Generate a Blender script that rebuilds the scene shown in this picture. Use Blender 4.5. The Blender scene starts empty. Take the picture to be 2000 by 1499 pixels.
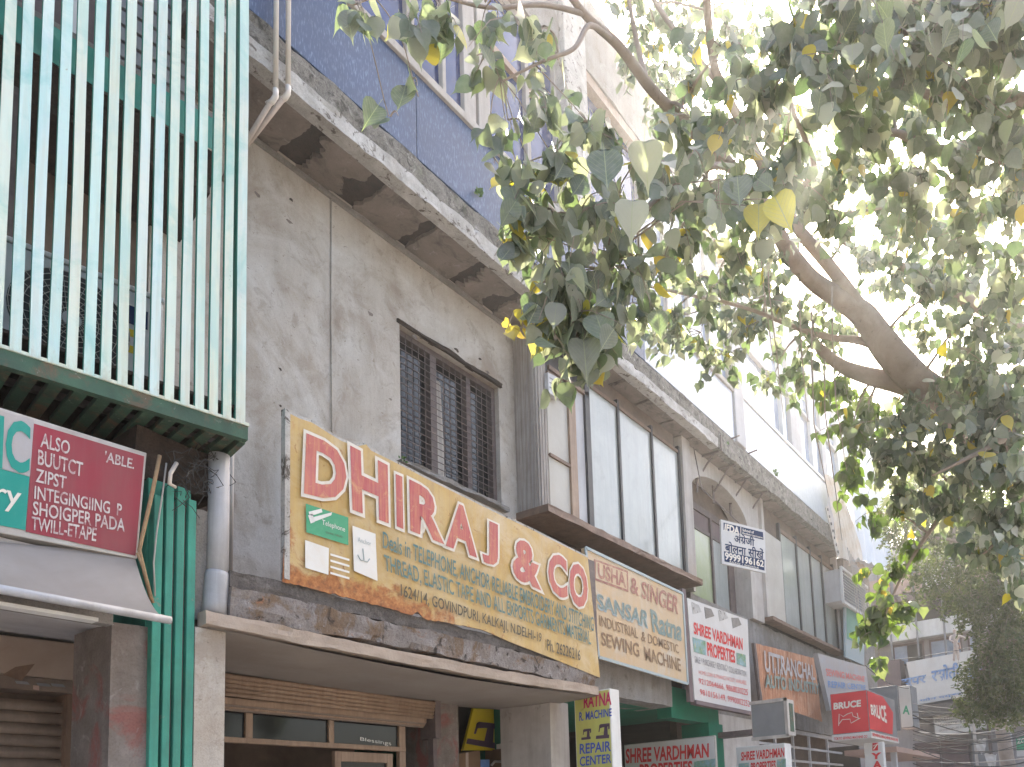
import bpy, bmesh, math, random
import numpy as np
from mathutils import Vector, Matrix, noise
R = math.radians
random.seed(7)
scene = bpy.context.scene
COL = scene.collection

# ------------------------------------------------------------------ camera
YAW, PITCH, ROLL = R(31.073), R(6.1353), R(-2.7578)
FPX, CX, CY = 1504.087, 1283.569, 1426.098           # in pixels of the 2000 px wide photograph
CAMZ = 1.6
_f = Vector((math.cos(YAW)*math.cos(PITCH), math.sin(YAW)*math.cos(PITCH), math.sin(PITCH)))
_r = Vector((math.sin(YAW), -math.cos(YAW), 0)); _u = _r.cross(_f)
RIGHT = math.cos(ROLL)*_r + math.sin(ROLL)*_u
UP = -math.sin(ROLL)*_r + math.cos(ROLL)*_u
FWD = _f
CAM = Vector((0, 0, CAMZ))
cd = bpy.data.cameras.new('camera'); co = bpy.data.objects.new('camera', cd); COL.objects.link(co)
mw = Matrix.Identity(4)
for i, v in enumerate((RIGHT, UP, -FWD)):
    for j in range(3): mw[j][i] = v[j]
mw.translation = CAM
co.matrix_world = mw
cd.sensor_width = 36; cd.lens = FPX/2000*36
cd.shift_x = (1000-CX)/2000; cd.shift_y = (CY-749.5)/2000
cd.clip_start = .05; cd.clip_end = 2000
scene.camera = co

# ------------------------------------------------------------------ sky, sun, exposure
SUN_AZ, SUN_EL = R(12.5), R(45)
w = bpy.data.worlds.new('World'); scene.world = w; w.use_nodes = True
nt = w.node_tree; bg = nt.nodes['Background']
sky = nt.nodes.new('ShaderNodeTexSky'); sky.sky_type = 'NISHITA'; sky.sun_disc = False
sky.sun_elevation = SUN_EL; sky.sun_rotation = R(90)-SUN_AZ
sky.air_density = 1.2; sky.dust_density = 6.0; sky.ozone_density = 1.0
nt.links.new(sky.outputs[0], bg.inputs[0]); bg.inputs[1].default_value = .15
sd = bpy.data.lights.new('sun', 'SUN'); sd.energy = 3.4; sd.angle = R(.6); sd.color = (1, .94, .84)
so = bpy.data.objects.new('sun', sd); COL.objects.link(so)
sdir = Vector((math.cos(SUN_AZ)*math.cos(SUN_EL), math.sin(SUN_AZ)*math.cos(SUN_EL), math.sin(SUN_EL)))
so.rotation_euler = (-sdir).to_track_quat('-Z', 'Y').to_euler(); so.location = (0, 0, 30)
vs = scene.view_settings
scene.display_settings.display_device = 'sRGB'
vs.view_transform = 'Standard'; vs.look = 'None'; vs.gamma = 1; vs.use_curve_mapping = False
vs.exposure = 2.08
HAZE, HAZE_G = .0045, .86
cy = scene.cycles
cy.max_bounces = 7; cy.diffuse_bounces = 4; cy.glossy_bounces = 4; cy.transmission_bounces = 5
cy.volume_bounces = 0; cy.transparent_max_bounces = 6
cy.sample_clamp_indirect = 6
cy.use_denoising = True

# ------------------------------------------------------------------ geometry helpers
def ray(u, v): return RIGHT*((u-CX)/FPX) - UP*((v-CY)/FPX) + FWD
def PY(u, v, y): d = ray(u, v); return CAM + d*(y/d.y)
def PX(u, v, x): d = ray(u, v); return CAM + d*(x/d.x)
def PZ(u, v, z): d = ray(u, v); return CAM + d*((z-CAMZ)/d.z)
def PT(u, v, t): return CAM + ray(u, v).normalized()*t
def PV(u, v, p0, ang):                      # onto the upright plane through p0 that runs along ang
    n = Vector((-math.sin(ang), math.cos(ang), 0)); d = ray(u, v)
    return CAM + d*((Vector(p0)-CAM).dot(n)/d.dot(n))

ORG = {}                                    # world origin of every top-level thing
def rootof(o):
    while o.parent: o = o.parent
    return o
def tag(o, label=None, cat=None, group=None, kind=None):
    if label: o['label'] = label
    if cat: o['category'] = cat
    if group: o['group'] = group
    if kind: o['kind'] = kind
    return o
def thing(name, label, cat, loc=(0, 0, 0), group=None, kind=None):
    o = bpy.data.objects.new(name, None); COL.objects.link(o); o.location = loc
    o.empty_display_size = .1
    ORG[o.name] = Vector(loc)
    return tag(o, label, cat, group, kind)

class MB:
    def __init__(s, M=None): s.v = []; s.f = []; s.m = []; s.M = M; s.mi = 0
    def add(s, vs, fs, mi=None):
        n = len(s.v); s.v += [Vector(p) if s.M is None else s.M @ Vector(p) for p in vs]
        s.f += [tuple(i+n for i in f) for f in fs]; s.m += [s.mi if mi is None else mi]*len(fs); return s
    def quad(s, a, b, c, d, mi=None): return s.add([a, b, c, d], [(0, 1, 2, 3)], mi)
    def box(s, x0, x1, y0, y1, z0, z1, mi=None):
        v = [(x, y, z) for x in (x0, x1) for y in (y0, y1) for z in (z0, z1)]
        return s.add(v, [(0, 1, 3, 2), (4, 6, 7, 5), (0, 4, 5, 1), (2, 3, 7, 6), (0, 2, 6, 4), (1, 5, 7, 3)], mi)
    def bar(s, p, q, a, b, up=(0, 0, 1)):
        p = Vector(p); q = Vector(q); d = (q-p).normalized(); u = Vector(up)
        if abs(d.dot(u)) > .98: u = Vector((0, 1, 0))
        r = d.cross(u).normalized(); u = r.cross(d)
        v = [e + r*(a/2*i) + u*(b/2*j) for e in (p, q) for i, j in ((-1, -1), (1, -1), (1, 1), (-1, 1))]
        return s.add(v, [(3, 2, 1, 0), (4, 5, 6, 7), (0, 1, 5, 4), (1, 2, 6, 5), (2, 3, 7, 6), (3, 0, 4, 7)])
    def tube(s, pts, rad, n=8, cap=True):
        pts = [Vector(p) for p in pts]; k = len(pts)
        if not hasattr(rad, '__len__'): rad = [rad]*k
        vs = []; prev = None
        for i, p in enumerate(pts):
            d = (pts[min(i+1, k-1)]-pts[max(i-1, 0)])
            d = d.normalized() if d.length > 1e-9 else Vector((0, 0, 1))
            if prev is None:
                a = d.orthogonal().normalized()
            else:
                a = prev - d*prev.dot(d)
                a = a.normalized() if a.length > 1e-6 else d.orthogonal().normalized()
            prev = a; b = d.cross(a)
            vs += [p + (a*math.cos(t)+b*math.sin(t))*rad[i] for t in (2*math.pi*j/n for j in range(n))]
        fs = [(i*n+j, i*n+(j+1) % n, (i+1)*n+(j+1) % n, (i+1)*n+j) for i in range(k-1) for j in range(n)]
        if cap: fs += [tuple(range(n-1, -1, -1)), tuple((k-1)*n+j for j in range(n))]
        return s.add(vs, fs)
    def prism(s, poly, ext):                # poly: 3d points, ext: extrusion vector
        n = len(poly); e = Vector(ext); P = [Vector(p) for p in poly]
        return s.add(P+[p+e for p in P], [tuple(range(n)), tuple(range(2*n-1, n-1, -1))]+[(i, i+n, (i+1) % n+n, (i+1) % n) for i in range(n)])
    def grid(s, fn, nu, nv, mi=None):
        vs = [fn(i/nu, j/nv) for j in range(nv+1) for i in range(nu+1)]
        fs = [(j*(nu+1)+i, j*(nu+1)+i+1, (j+1)*(nu+1)+i+1, (j+1)*(nu+1)+i) for j in range(nv) for i in range(nu)]
        return s.add(vs, fs, mi)
    def mesh(s, name, mats, off=Vector((0, 0, 0)), smooth=False):
        me = bpy.data.meshes.new(name)
        me.from_pydata([tuple(p-off) for p in s.v], [], s.f)
        if not isinstance(mats, (list, tuple)): mats = [mats]
        for m in mats: me.materials.append(m)
        if len(mats) > 1: me.polygons.foreach_set('material_index', s.m)
        if smooth: me.polygons.foreach_set('use_smooth', [True]*len(s.f))
        me.update(); return me
    def build(s, name, mats, parent=None, label=None, kind=None, smooth=False, bevel=0, fixn=True):
        off = ORG.get(rootof(parent).name, Vector((0, 0, 0))) if parent else Vector((0, 0, 0))
        me = s.mesh(name, mats, off, smooth)
        if fixn:
            bm = bmesh.new(); bm.from_mesh(me); bmesh.ops.recalc_face_normals(bm, faces=bm.faces); bm.to_mesh(me); bm.free()
        o = bpy.data.objects.new(name, me); COL.objects.link(o); o.parent = parent
        if bevel:
            b = o.modifiers.new('bevel', 'BEVEL'); b.width = bevel; b.segments = 2; b.limit_method = 'ANGLE'
        return tag(o, label, None, None, kind)
    def top(s, name, mats, label, cat, group=None, kind=None, smooth=False, bevel=0, loc=None):
        c = Vector(loc) if loc else sum(s.v, Vector())/len(s.v)
        me = s.mesh(name, mats, c, smooth)
        bm = bmesh.new(); bm.from_mesh(me); bmesh.ops.recalc_face_normals(bm, faces=bm.faces); bm.to_mesh(me); bm.free()
        o = bpy.data.objects.new(name, me); COL.objects.link(o); o.location = c
        if bevel:
            b = o.modifiers.new('bevel', 'BEVEL'); b.width = bevel; b.segments = 2; b.limit_method = 'ANGLE'
        ORG[o.name] = c
        return tag(o, label, cat, group, kind)

def nz(p, f=1.0, s=0.0): return noise.noise(Vector(p)*f + Vector((s, s*1.7, s*.3)))
def rough_beam(x0, x1, y0, y1, z0, z1, step=.06, amp=.012, seed=0, sag=None):
    """concrete beam along x with chipped, uneven arrises"""
    m = MB(); n = max(2, int((x1-x0)/step)); prof = []
    sec = [(y0, z0), (y0, (z0*2+z1)/3), (y0, (z0+z1*2)/3), (y0, z1), (y1, z1), (y1, z0), ((y0+y1)/2, z0)]
    vs = []
    for i in range(n+1):
        x = x0+(x1-x0)*i/n
        for k, (y, z) in enumerate(sec):
            c = 1.6 if k in (0, 3) else .7
            a = nz((x*3, k*5.1, z), 1, seed)+.7*nz((x*11, k*3.3, z), 1, seed)
            b = nz((x*3, k*2.1, y+9), 1, seed)+.7*nz((x*11, k*7.3, y), 1, seed)
            dy = amp*c*a if k < 4 else 0
            if k < 4: dy = dy+max(0, b-.55)*.05*c
            dz = amp*c*b + (sag(x) if sag else 0)
            vs.append((x, y+dy, z+dz))
    k = len(sec)
    fs = [(i*k+j, i*k+(j+1) % k, (i+1)*k+(j+1) % k, (i+1)*k+j) for i in range(n) for j in range(k)]
    fs += [tuple(range(k)), tuple(n*k+j for j in range(k-1, -1, -1))]
    return m.add(vs, fs)
def holed_wall(x0, x1, z0, z1, y, holes, depth):
    """sheet wall facing -y with rectangular holes and their reveals"""
    m = MB()
    xs = sorted({x0, x1, *[h[0] for h in holes], *[h[1] for h in holes]}); zs = sorted({z0, z1, *[h[2] for h in holes], *[h[3] for h in holes]})
    for a, b in zip(xs, xs[1:]):
        for c, d in zip(zs, zs[1:]):
            if any(h[0] <= (a+b)/2 <= h[1] and h[2] <= (c+d)/2 <= h[3] for h in holes): continue
            m.quad((a, y, c), (b, y, c), (b, y, d), (a, y, d)); m.quad((a, y+depth, c), (a, y+depth, d), (b, y+depth, d), (b, y+depth, c))
    for h in list(holes):
        a, b, c, d = h
        m.quad((a, y, c), (a, y, d), (a, y+depth, d), (a, y+depth, c)); m.quad((b, y, c), (b, y+depth, c), (b, y+depth, d), (b, y, d))
        m.quad((a, y, c), (a, y+depth, c), (b, y+depth, c), (b, y, c)); m.quad((a, y, d), (b, y, d), (b, y+depth, d), (a, y+depth, d))
    m.quad((x0, y, z0), (x0, y+depth, z0), (x0, y+depth, z1), (x0, y, z1)); m.quad((x1, y, z0), (x1, y, z1), (x1, y+depth, z1), (x1, y+depth, z0))
    m.quad((x0, y, z1), (x0, y+depth, z1), (x1, y+depth, z1), (x1, y, z1)); m.quad((x0, y, z0), (x1, y, z0), (x1, y+depth, z0), (x0, y+depth, z0))
    return m

# ------------------------------------------------------------------ materials
def _ramp(nt, fac, stops, inter='LINEAR'):
    r = nt.nodes.new('ShaderNodeValToRGB'); r.color_ramp.interpolation = inter
    e = r.color_ramp.elements
    while len(e) < len(stops): e.new(.5)
    for el, (p, c) in zip(e, stops):
        el.position = p; el.color = (*c, 1) if hasattr(c, '__len__') else (c, c, c, 1)
    nt.links.new(fac, r.inputs[0]); return r.outputs[0]
def _noise(nt, pos, sc=(1, 1, 1), scale=1, detail=6, rough=.6, dist=0):
    mp = nt.nodes.new('ShaderNodeMapping'); mp.inputs['Scale'].default_value = sc
    nt.links.new(pos, mp.inputs[0])
    n = nt.nodes.new('ShaderNodeTexNoise'); n.inputs['Scale'].default_value = scale
    n.inputs['Detail'].default_value = detail; n.inputs['Roughness'].default_value = rough
    n.inputs['Distortion'].default_value = dist
    nt.links.new(mp.outputs[0], n.inputs['Vector']); return n.outputs['Fac']
def _mix(nt, fac, a, b, mode='MIX'):
    m = nt.nodes.new('ShaderNodeMix'); m.data_type = 'RGBA'; m.blend_type = mode
    for s, v in ((m.inputs[0], fac), (m.inputs[6], a), (m.inputs[7], b)):
        if hasattr(v, 'links') or isinstance(v, bpy.types.NodeSocket): nt.links.new(v, s)
        elif hasattr(v, '__len__'): s.default_value = (*v, 1)
        else: s.default_value = v
    return m.outputs[2]
def mat(name, base, var=None, vscale=2.0, streak=0, streakcol=None, stains=(), rough=.85, metal=0, bump=.3, bscale=60,
        spec=.3, coat=0, speck=0, streakscale=(9, 9, .7)):
    m = bpy.data.materials.new(name); m.use_nodes = True; nt = m.node_tree
    p = nt.nodes['Principled BSDF']; p.inputs['Roughness'].default_value = rough; p.inputs['Metallic'].default_value = metal
    p.inputs['Specular IOR Level'].default_value = spec; p.inputs['Coat Weight'].default_value = coat
    g = nt.nodes.new('ShaderNodeNewGeometry').outputs['Position']
    c = base
    if var:
        n = _noise(nt, g, scale=vscale, detail=8, rough=.65, dist=.4)
        c = _mix(nt, _ramp(nt, n, [(.33, 0), (.68, 1)]), base, var)
    if streak:
        n = _noise(nt, g, sc=streakscale, scale=1, detail=6, rough=.7)
        k = _ramp(nt, n, [(.42, 0), (.72, streak)])
        c = _mix(nt, k, c, streakcol or tuple(x*.35 for x in base))
    for i, (col, sc, lo, hi, amt) in enumerate(stains):
        n = _noise(nt, g, sc=(1, 1.1+.1*i, .9), scale=sc, detail=9, rough=.68, dist=.8)
        c = _mix(nt, _ramp(nt, n, [(lo, 0), (hi, amt)]), c, col)
    if speck:
        n = _noise(nt, g, scale=90, detail=3, rough=.8)
        k = _ramp(nt, n, [(.36, (1-speck,)*3), (.52, (1, 1, 1))])
        c = _mix(nt, 1.0, c, k, 'MULTIPLY')
    if isinstance(c, bpy.types.NodeSocket): nt.links.new(c, p.inputs['Base Color'])
    else: p.inputs['Base Color'].default_value = (*c, 1)
    if bump:
        n1 = _noise(nt, g, scale=bscale, detail=8, rough=.75)
        n2 = _noise(nt, g, scale=bscale/9, detail=5, rough=.6)
        a = nt.nodes.new('ShaderNodeMath'); a.operation = 'MULTIPLY_ADD'; nt.links.new(n2, a.inputs[0]); a.inputs[1].default_value = 2.5; nt.links.new(n1, a.inputs[2])
        b = nt.nodes.new('ShaderNodeBump'); b.inputs['Strength'].default_value = bump; b.inputs['Distance'].default_value = .008
        nt.links.new(a.outputs[0], b.inputs['Height']); nt.links.new(b.outputs[0], p.inputs['Normal'])
    return m
M = {}
M['wall'] = mat('cement_wall', (.54, .50, .455), (.41, .345, .285), 1.0, .55, (.31, .26, .22), [((.29, .225, .17), 2.2, .48, .64, .6), ((.60, .57, .54), 1.6, .48, .66, .7), ((.26, .205, .16), 7, .56, .66, .45), ((.16, .12, .09), 26, .62, .67, .6), ((.12, .09, .07), 16, .66, .75, .6)], bump=.5, bscale=40, speck=.12, streakscale=(5, 5, .5))
M['concrete'] = mat('grey_concrete', (.32, .30, .285), (.23, .205, .185), 3, .5, (.16, .14, .12), [((.12, .10, .085), 6, .58, .72, .8), ((.42, .40, .38), 4, .6, .75, .6)], bump=.7, bscale=50, speck=.25)
M['ledge'] = mat('lichened_concrete', (.27, .25, .225), (.15, .135, .115), 7, .35, (.09, .08, .07), [((.045, .042, .035), 13, .50, .62, .9), ((.40, .385, .36), 9, .58, .68, .8), ((.12,.14,.08), 5, .58, .7, .5)], bump=1.0, bscale=45, speck=.45)
M['whitewash'] = mat('flaking_whitewash', (.56, .54, .52), (.36, .335, .31), 8, .35, (.22, .19, .165), [((.10, .08, .065), 12, .56, .62, .95)], bump=.6, bscale=40, speck=.2)
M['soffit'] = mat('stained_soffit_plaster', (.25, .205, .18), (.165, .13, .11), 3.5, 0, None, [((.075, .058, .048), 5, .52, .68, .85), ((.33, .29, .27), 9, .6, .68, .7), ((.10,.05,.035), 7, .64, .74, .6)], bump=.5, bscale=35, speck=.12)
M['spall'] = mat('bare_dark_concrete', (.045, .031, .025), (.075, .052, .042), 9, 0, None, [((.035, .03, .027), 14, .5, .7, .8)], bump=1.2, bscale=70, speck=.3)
M['pilaster'] = mat('grooved_plaster', (.42, .385, .36), (.33, .29, .26), 5, .9, (.19, .15, .125), [((.17, .14, .12), 7, .62, .75, .7)], bump=.4, streakscale=(38, 38, 1.1))
M['cream'] = mat('cream_plaster', (.52, .485, .45), (.42, .375, .34), 4, .5, (.26, .21, .175), [((.20, .16, .13), 8, .62, .74, .7)], bump=.3)
M['tanwood'] = mat('tan_wood', (.36, .25, .175), (.28, .185, .125), 9, .6, (.15, .09, .06), [], rough=.55, bump=.2, streakscale=(30, 30, 1.5), spec=.4)
M['brownwood'] = mat('brown_wood', (.25, .165, .12), (.17, .11, .08), 8, .5, (.08, .05, .04), [((.33, .25, .2), 12, .6, .72, .7)], rough=.6, bump=.3)
M['darkbeam'] = mat('weathered_dark_beam', (.17, .15, .14), (.10, .085, .078), 6, 0, None, [((.26, .235, .22), 14, .55, .7, .6), ((.045, .038, .034), 8, .56, .7, .8)], bump=1.1, bscale=55, speck=.3)
M['rustband'] = mat('rust_stained_concrete', (.20, .17, .155), (.30, .27, .26), 6, 0, None, [((.17, .105, .06), 5, .50, .60, .85), ((.30, .14, .075), 12, .62, .68, .8), ((.04, .03, .025), 9, .56, .63, .9), ((.38,.36,.36), 14, .6, .66, .8)], bump=1.2, bscale=45, speck=.3)
M['lip'] = mat('cream_lip', (.42, .34, .28), (.33, .26, .21), 6, 0, None, [((.2, .15, .12), 9, .6, .74, .7)], bump=.5)
M['chajja'] = mat('smooth_soffit', (.30, .265, .235), (.24, .20, .175), 1.5, 0, None, [((.23, .18, .15), 2.5, .55, .8, .5)], bump=.15, speck=.05)
M['iron'] = mat('dark_iron', (.10, .075, .072), (.16, .12, .11), 14, 0, None, [((.20, .10, .06), 18, .6, .72, .6)], rough=.6, bump=.3, spec=.4)
M['black'] = mat('dark_metal', (.035, .035, .04), (.06, .055, .055), 8, rough=.5, bump=.1)
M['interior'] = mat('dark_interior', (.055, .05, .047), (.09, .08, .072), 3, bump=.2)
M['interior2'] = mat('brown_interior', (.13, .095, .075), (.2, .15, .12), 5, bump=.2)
M['mint'] = mat('mint_painted_steel', (.62, .74, .70), (.72, .73, .64), 1.8, .5, (.56, .47, .32), [((.26, .52, .48), 3, .52, .70, .65), ((.62, .66, .66), 5, .52, .7, .6), ((.30, .20, .12), 24, .66, .72, .9)], rough=.5, bump=.12, spec=.4, streakscale=(22, 22, .8))
M['teal'] = mat('teal_paint', (.055, .36, .285), (.08, .30, .24), 5, .4, (.05, .17, .13), [((.25, .22, .19), 9, .64, .72, .8)], rough=.5, bump=.3)
M['green'] = mat('dark_green_paint', (.065, .13, .085), (.05, .075, .055), 6, 0, None, [((.15, .10, .065), 7, .50, .62, .9), ((.33, .31, .28), 22, .62, .68, .8)], rough=.6, bump=.4)
M['greenpillar'] = mat('green_pillar_paint', (.06, .32, .235), (.05, .22, .165), 3, .6, (.06, .12, .09), [((.26, .22, .18), 13, .64, .70, .9)], rough=.6, bump=.3)
M['pvc'] = mat('grey_pvc', (.47, .465, .49), (.36, .35, .36), 5, .7, (.22, .20, .19), rough=.55, bump=.05, spec=.5)
M['creampipe'] = mat('cream_pipe', (.66, .60, .55), (.58, .50, .43), 5, .3, (.42, .33, .25), rough=.4, bump=.05)
M['awning'] = mat('steel_awning', (.27, .245, .23), (.20, .175, .16), 2, .3, (.22, .19, .17), rough=.5, bump=.05, metal=.1)
M['shutter'] = mat('rusty_shutter', (.24, .185, .15), (.17, .125, .10), 6, .4, (.10, .065, .05), [((.33, .25, .2), 5, .58, .75, .6)], rough=.55, bump=.3, spec=.4)
M['shutterbox'] = mat('beige_shutter_box', (.36, .285, .235), (.29, .22, .18), 3, 0, None, [((.24, .16, .12), 9, .6, .76, .6)], rough=.6, bump=.2)
M['redpillar'] = mat('red_washed_plaster', (.24, .205, .185), (.15, .12, .10), 6, .5, (.10, .075, .065), [((.24, .085, .07), 3.2, .50, .60, .8), ((.35, .32, .30), 9, .6, .7, .6)], bump=.5, speck=.2)
M['white'] = mat('white_paint', (.72, .71, .69), (.62, .60, .58), 4, .25, (.45, .41, .37), rough=.5, bump=.08)
M['frostpane'] = mat('frosted_pane', (.30, .325, .31), (.38, .39, .37), 1.6, .5, (.25, .26, .24), [((.24, .25, .23), 4, .55, .75, .5)], rough=.13, bump=.04, bscale=5, spec=.55)
M['creampane'] = mat('cream_board', (.50, .475, .43), (.42, .385, .34), 2, .2, (.4, .34, .28), [((.4, .33, .26), 20, .68, .74, .6)], rough=.6, bump=.05)
M['greenpane'] = mat('green_tinted_pane', (.30, .35, .19), (.38, .40, .30), 2, .3, (.2, .23, .13), rough=.2, bump=0, spec=.4)
M['cloth'] = mat('faded_tarpaulin', (.70, .56, .44), (.78, .72, .66), 3, .5, (.55, .40, .28), rough=.8, bump=.2, streakscale=(14, 14, .6))
M['whitecloth'] = mat('pale_plastic_sheet', (.74, .74, .78), (.80, .78, .76), 3, .4, (.58, .60, .68), rough=.5, bump=.2, streakscale=(14, 14, .5))
M['greywall'] = mat('pale_grey_render', (.55, .54, .55), (.45, .43, .43), 2, .4, (.33, .31, .31), bump=.3)
M['mauve'] = mat('mauve_wall', (.20, .15, .15), (.16, .12, .12), 2, .3, (.1, .08, .08), bump=.3)
M['cable'] = mat('grey_cable', (.045, .042, .04), rough=.6, bump=0)
M['palecable'] = mat('pale_cable', (.40, .36, .33), rough=.6, bump=0)
M['rope'] = mat('tan_cable_bundle', (.36, .24, .13), (.25, .15, .08), 30, rough=.7, bump=.2)
M['asphalt'] = mat('asphalt', (.27, .25, .225), (.22, .20, .18), 3, bump=.5)
M['paving'] = mat('concrete_paving', (.46, .43, .39), (.38, .35, .32), 2, bump=.4)
M['earth'] = mat('dusty_ground', (.34, .31, .27), (.28, .25, .22), .5, bump=.3)
M['panelblue'] = None
def flat(name, c, rough=.6, spec=.3, wear=0, wearcol=None, ws=6, lo=.5, hi=.7):
    m = mat(name, c, rough=rough, spec=spec, bump=0, stains=[(wearcol, ws, lo, hi, wear)] if wear else ())
    return m
def glass(name, c, rough=.04, spec=1.0, metal=0.0):
    m = mat(name, c, tuple(x*.6 for x in c), 2.5, rough=rough, spec=spec, bump=.015, bscale=6, metal=metal); return m
M['blueglass'] = glass('blue_window_glass', (.012, .04, .17), .05, .38, .0)
M['darkglass'] = glass('dark_window_glass', (.022, .021, .022), .09, .4)
M['skyglass'] = glass('sky_sheen_window_glass', (.35, .42, .55), .06, 1.0)  # pale base colour stands in for the bright sky reflected in the glass
def streaky(name, base, line, amount, rough, sc, spec=.9):
    m = bpy.data.materials.new(name); m.use_nodes = True; nt = m.node_tree; p = nt.nodes['Principled BSDF']
    g = nt.nodes.new('ShaderNodeNewGeometry').outputs['Position']
    n = _noise(nt, g, sc=(85, 85, 15), scale=sc, detail=5, rough=.6)
    n2 = _noise(nt, g, sc=(1, 1, 1), scale=1.6, detail=6, rough=.7)
    c = _mix(nt, _ramp(nt, n, [(.52, 0), (.72, amount)]), base, line)
    c = _mix(nt, _ramp(nt, n2, [(.35, 0), (.7, .6)]), c, tuple(x*.62 for x in base))
    nt.links.new(c, p.inputs['Base Color']); p.inputs['Roughness'].default_value = rough
    p.inputs['Specular IOR Level'].default_value = spec
    b = nt.nodes.new('ShaderNodeBump'); b.inputs['Strength'].default_value = .12; b.inputs['Distance'].default_value = .004
    nt.links.new(n, b.inputs['Height']); nt.links.new(b.outputs[0], p.inputs['Normal']); return m
M['panelblue'] = streaky('rain_streaked_blue_panel', (.028, .062, .15), (.24, .33, .48), .7, .45, 1, .3)
M['panelsheen'] = streaky('rain_streaked_sheen_panel', (.36, .41, .50), (.66, .69, .74), .8, .3, .7, .5)  # grazing sky reflection put into a paler copy of the panel colour
M['yellow'] = mat('yellow_sign_paint', (.50, .31, .075), (.54, .39, .17), 2.0, .7, (.40, .26, .12), [((.58, .46, .29), 2.6, .46, .66, .8), ((.30, .12, .035), 13, .62, .69, .8), ((.46,.24,.08), 30, .58, .66, .5)], rough=.5, bump=.08, spec=.4, streakscale=(26, 26, .8))
def slat_tone():
    m = M['mint']; nt = m.node_tree; pb = nt.nodes['Principled BSDF']; src = pb.inputs['Base Color'].links[0].from_socket
    oi = nt.nodes.new('ShaderNodeObjectInfo').outputs['Random']
    tone = _ramp(nt, oi, [(0, (1, 1, .92)), (.3, (.86, 1, 1)), (.55, (1.0, .96, .86)), (.8, (.95, 1, 1.05)), (1, (.8, .95, .95))])
    c = _mix(nt, 1.0, src, tone, 'MULTIPLY')
    g = nt.nodes.new('ShaderNodeNewGeometry').outputs['Position']
    n = _noise(nt, g, sc=(6, 6, 1.2), scale=1.3, detail=5, rough=.6)
    c = _mix(nt, _ramp(nt, n, [(.52, 0), (.62, .35)]), c, (.30, .58, .54))
    s = nt.nodes.new('ShaderNodeSeparateXYZ'); nt.links.new(g, s.inputs[0])
    k = nt.nodes.new('ShaderNodeMath'); k.operation = 'MULTIPLY_ADD'; nt.links.new(s.outputs[2], k.inputs[0]); k.inputs[1].default_value = -2.2; k.inputs[2].default_value = 9.0
    n2 = _noise(nt, g, sc=(20, 20, 6), scale=1.2, detail=6, rough=.7)
    k2 = nt.nodes.new('ShaderNodeMath'); k2.operation = 'MULTIPLY'; k2.use_clamp = True; nt.links.new(k.outputs[0], k2.inputs[0]); nt.links.new(n2, k2.inputs[1])
    c = _mix(nt, _ramp(nt, k2.outputs[0], [(.35, 0), (.6, .75)]), c, (.42, .36, .24))
    nt.links.new(c, pb.inputs['Base Color'])
slat_tone()
def yellow_rust():
    m = M['yellow']; nt = m.node_tree; p = nt.nodes['Principled BSDF']; src = p.inputs['Base Color'].links[0].from_socket
    g = nt.nodes.new('ShaderNodeNewGeometry').outputs['Position']; s = nt.nodes.new('ShaderNodeSeparateXYZ'); nt.links.new(g, s.inputs[0])
    n = _noise(nt, g, scale=7, detail=8, rough=.7, dist=.6)
    def mth(op, a, b, c=None):
        k = nt.nodes.new('ShaderNodeMath'); k.operation = op
        for i, v in enumerate((a, b, c)):
            if v is None: continue
            if isinstance(v, bpy.types.NodeSocket): nt.links.new(v, k.inputs[i])
            else: k.inputs[i].default_value = v
        return k.outputs[0]
    # corrosion creeps up from the bottom edge and in from the left edge, where water sits
    hz = mth('MULTIPLY', mth('SUBTRACT', s.outputs[2], 3.0), 5.0)
    hx = mth('MULTIPLY_ADD', mth('SUBTRACT', s.outputs[0], 2.57), 9.0, mth('MULTIPLY', mth('SUBTRACT', s.outputs[2], 3.0), 1.6))
    far = mth('MAXIMUM', mth('MULTIPLY', mth('SUBTRACT', s.outputs[0], 3.3), .9), 0.0)
    d = mth('MINIMUM', mth('ADD', hz, far), hx)
    e = mth('SUBTRACT', mth('MULTIPLY', n, 3.1), mth('ADD', d, .35))
    k = _ramp(nt, e, [(.42, 0), (.62, .55), (.9, 1)])
    n2 = _noise(nt, g, scale=30, detail=6, rough=.7)
    rust = _ramp(nt, n2, [(.3, (.17, .06, .025)), (.5, (.36, .13, .035)), (.7, (.52, .24, .08))])
    c = _mix(nt, k, src, rust)
    nt.links.new(c, p.inputs['Base Color'])
yellow_rust()
M['tan_sign'] = mat('faded_tan_sign', (.56, .37, .19), (.52, .41, .28), 2.5, .5, (.58, .47, .36), [((.50, .55, .55), 2.2, .56, .72, .6), ((.36, .2, .1), 14, .68, .75, .7)], rough=.55, bump=.06)
M['rustsheet'] = mat('rusted_orange_sheet', (.44, .19, .10), (.30, .13, .07), 4, .6, (.60, .40, .28), [((.56, .38, .28), 5, .54, .7, .7)], rough=.8, bump=.5, streakscale=(18, 18, .8))
M['whitesign'] = mat('white_vinyl_sign', (.62, .60, .58), (.55, .52, .49), 3, .25, (.50, .44, .40), [((.42, .38, .34), 5, .66, .72, .8)], rough=.45, bump=.04)
M['palesign'] = mat('faded_pale_sign', (.42, .37, .35), (.40, .40, .43), 3, .5, (.38, .32, .28), rough=.6, bump=.1)
M['crimson'] = mat('faded_crimson_vinyl', (.31, .035, .055), (.24, .06, .065), 2, .45, (.27, .12, .115), rough=.45, bump=.04)
M['signteal'] = flat('teal_vinyl', (.02, .27, .22), wear=.3, wearcol=(.1, .32, .27))
M['silver'] = mat('aluminium_trim', (.50, .47, .44), (.38, .33, .29), 8, rough=.45, bump=.1, metal=.3)
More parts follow.
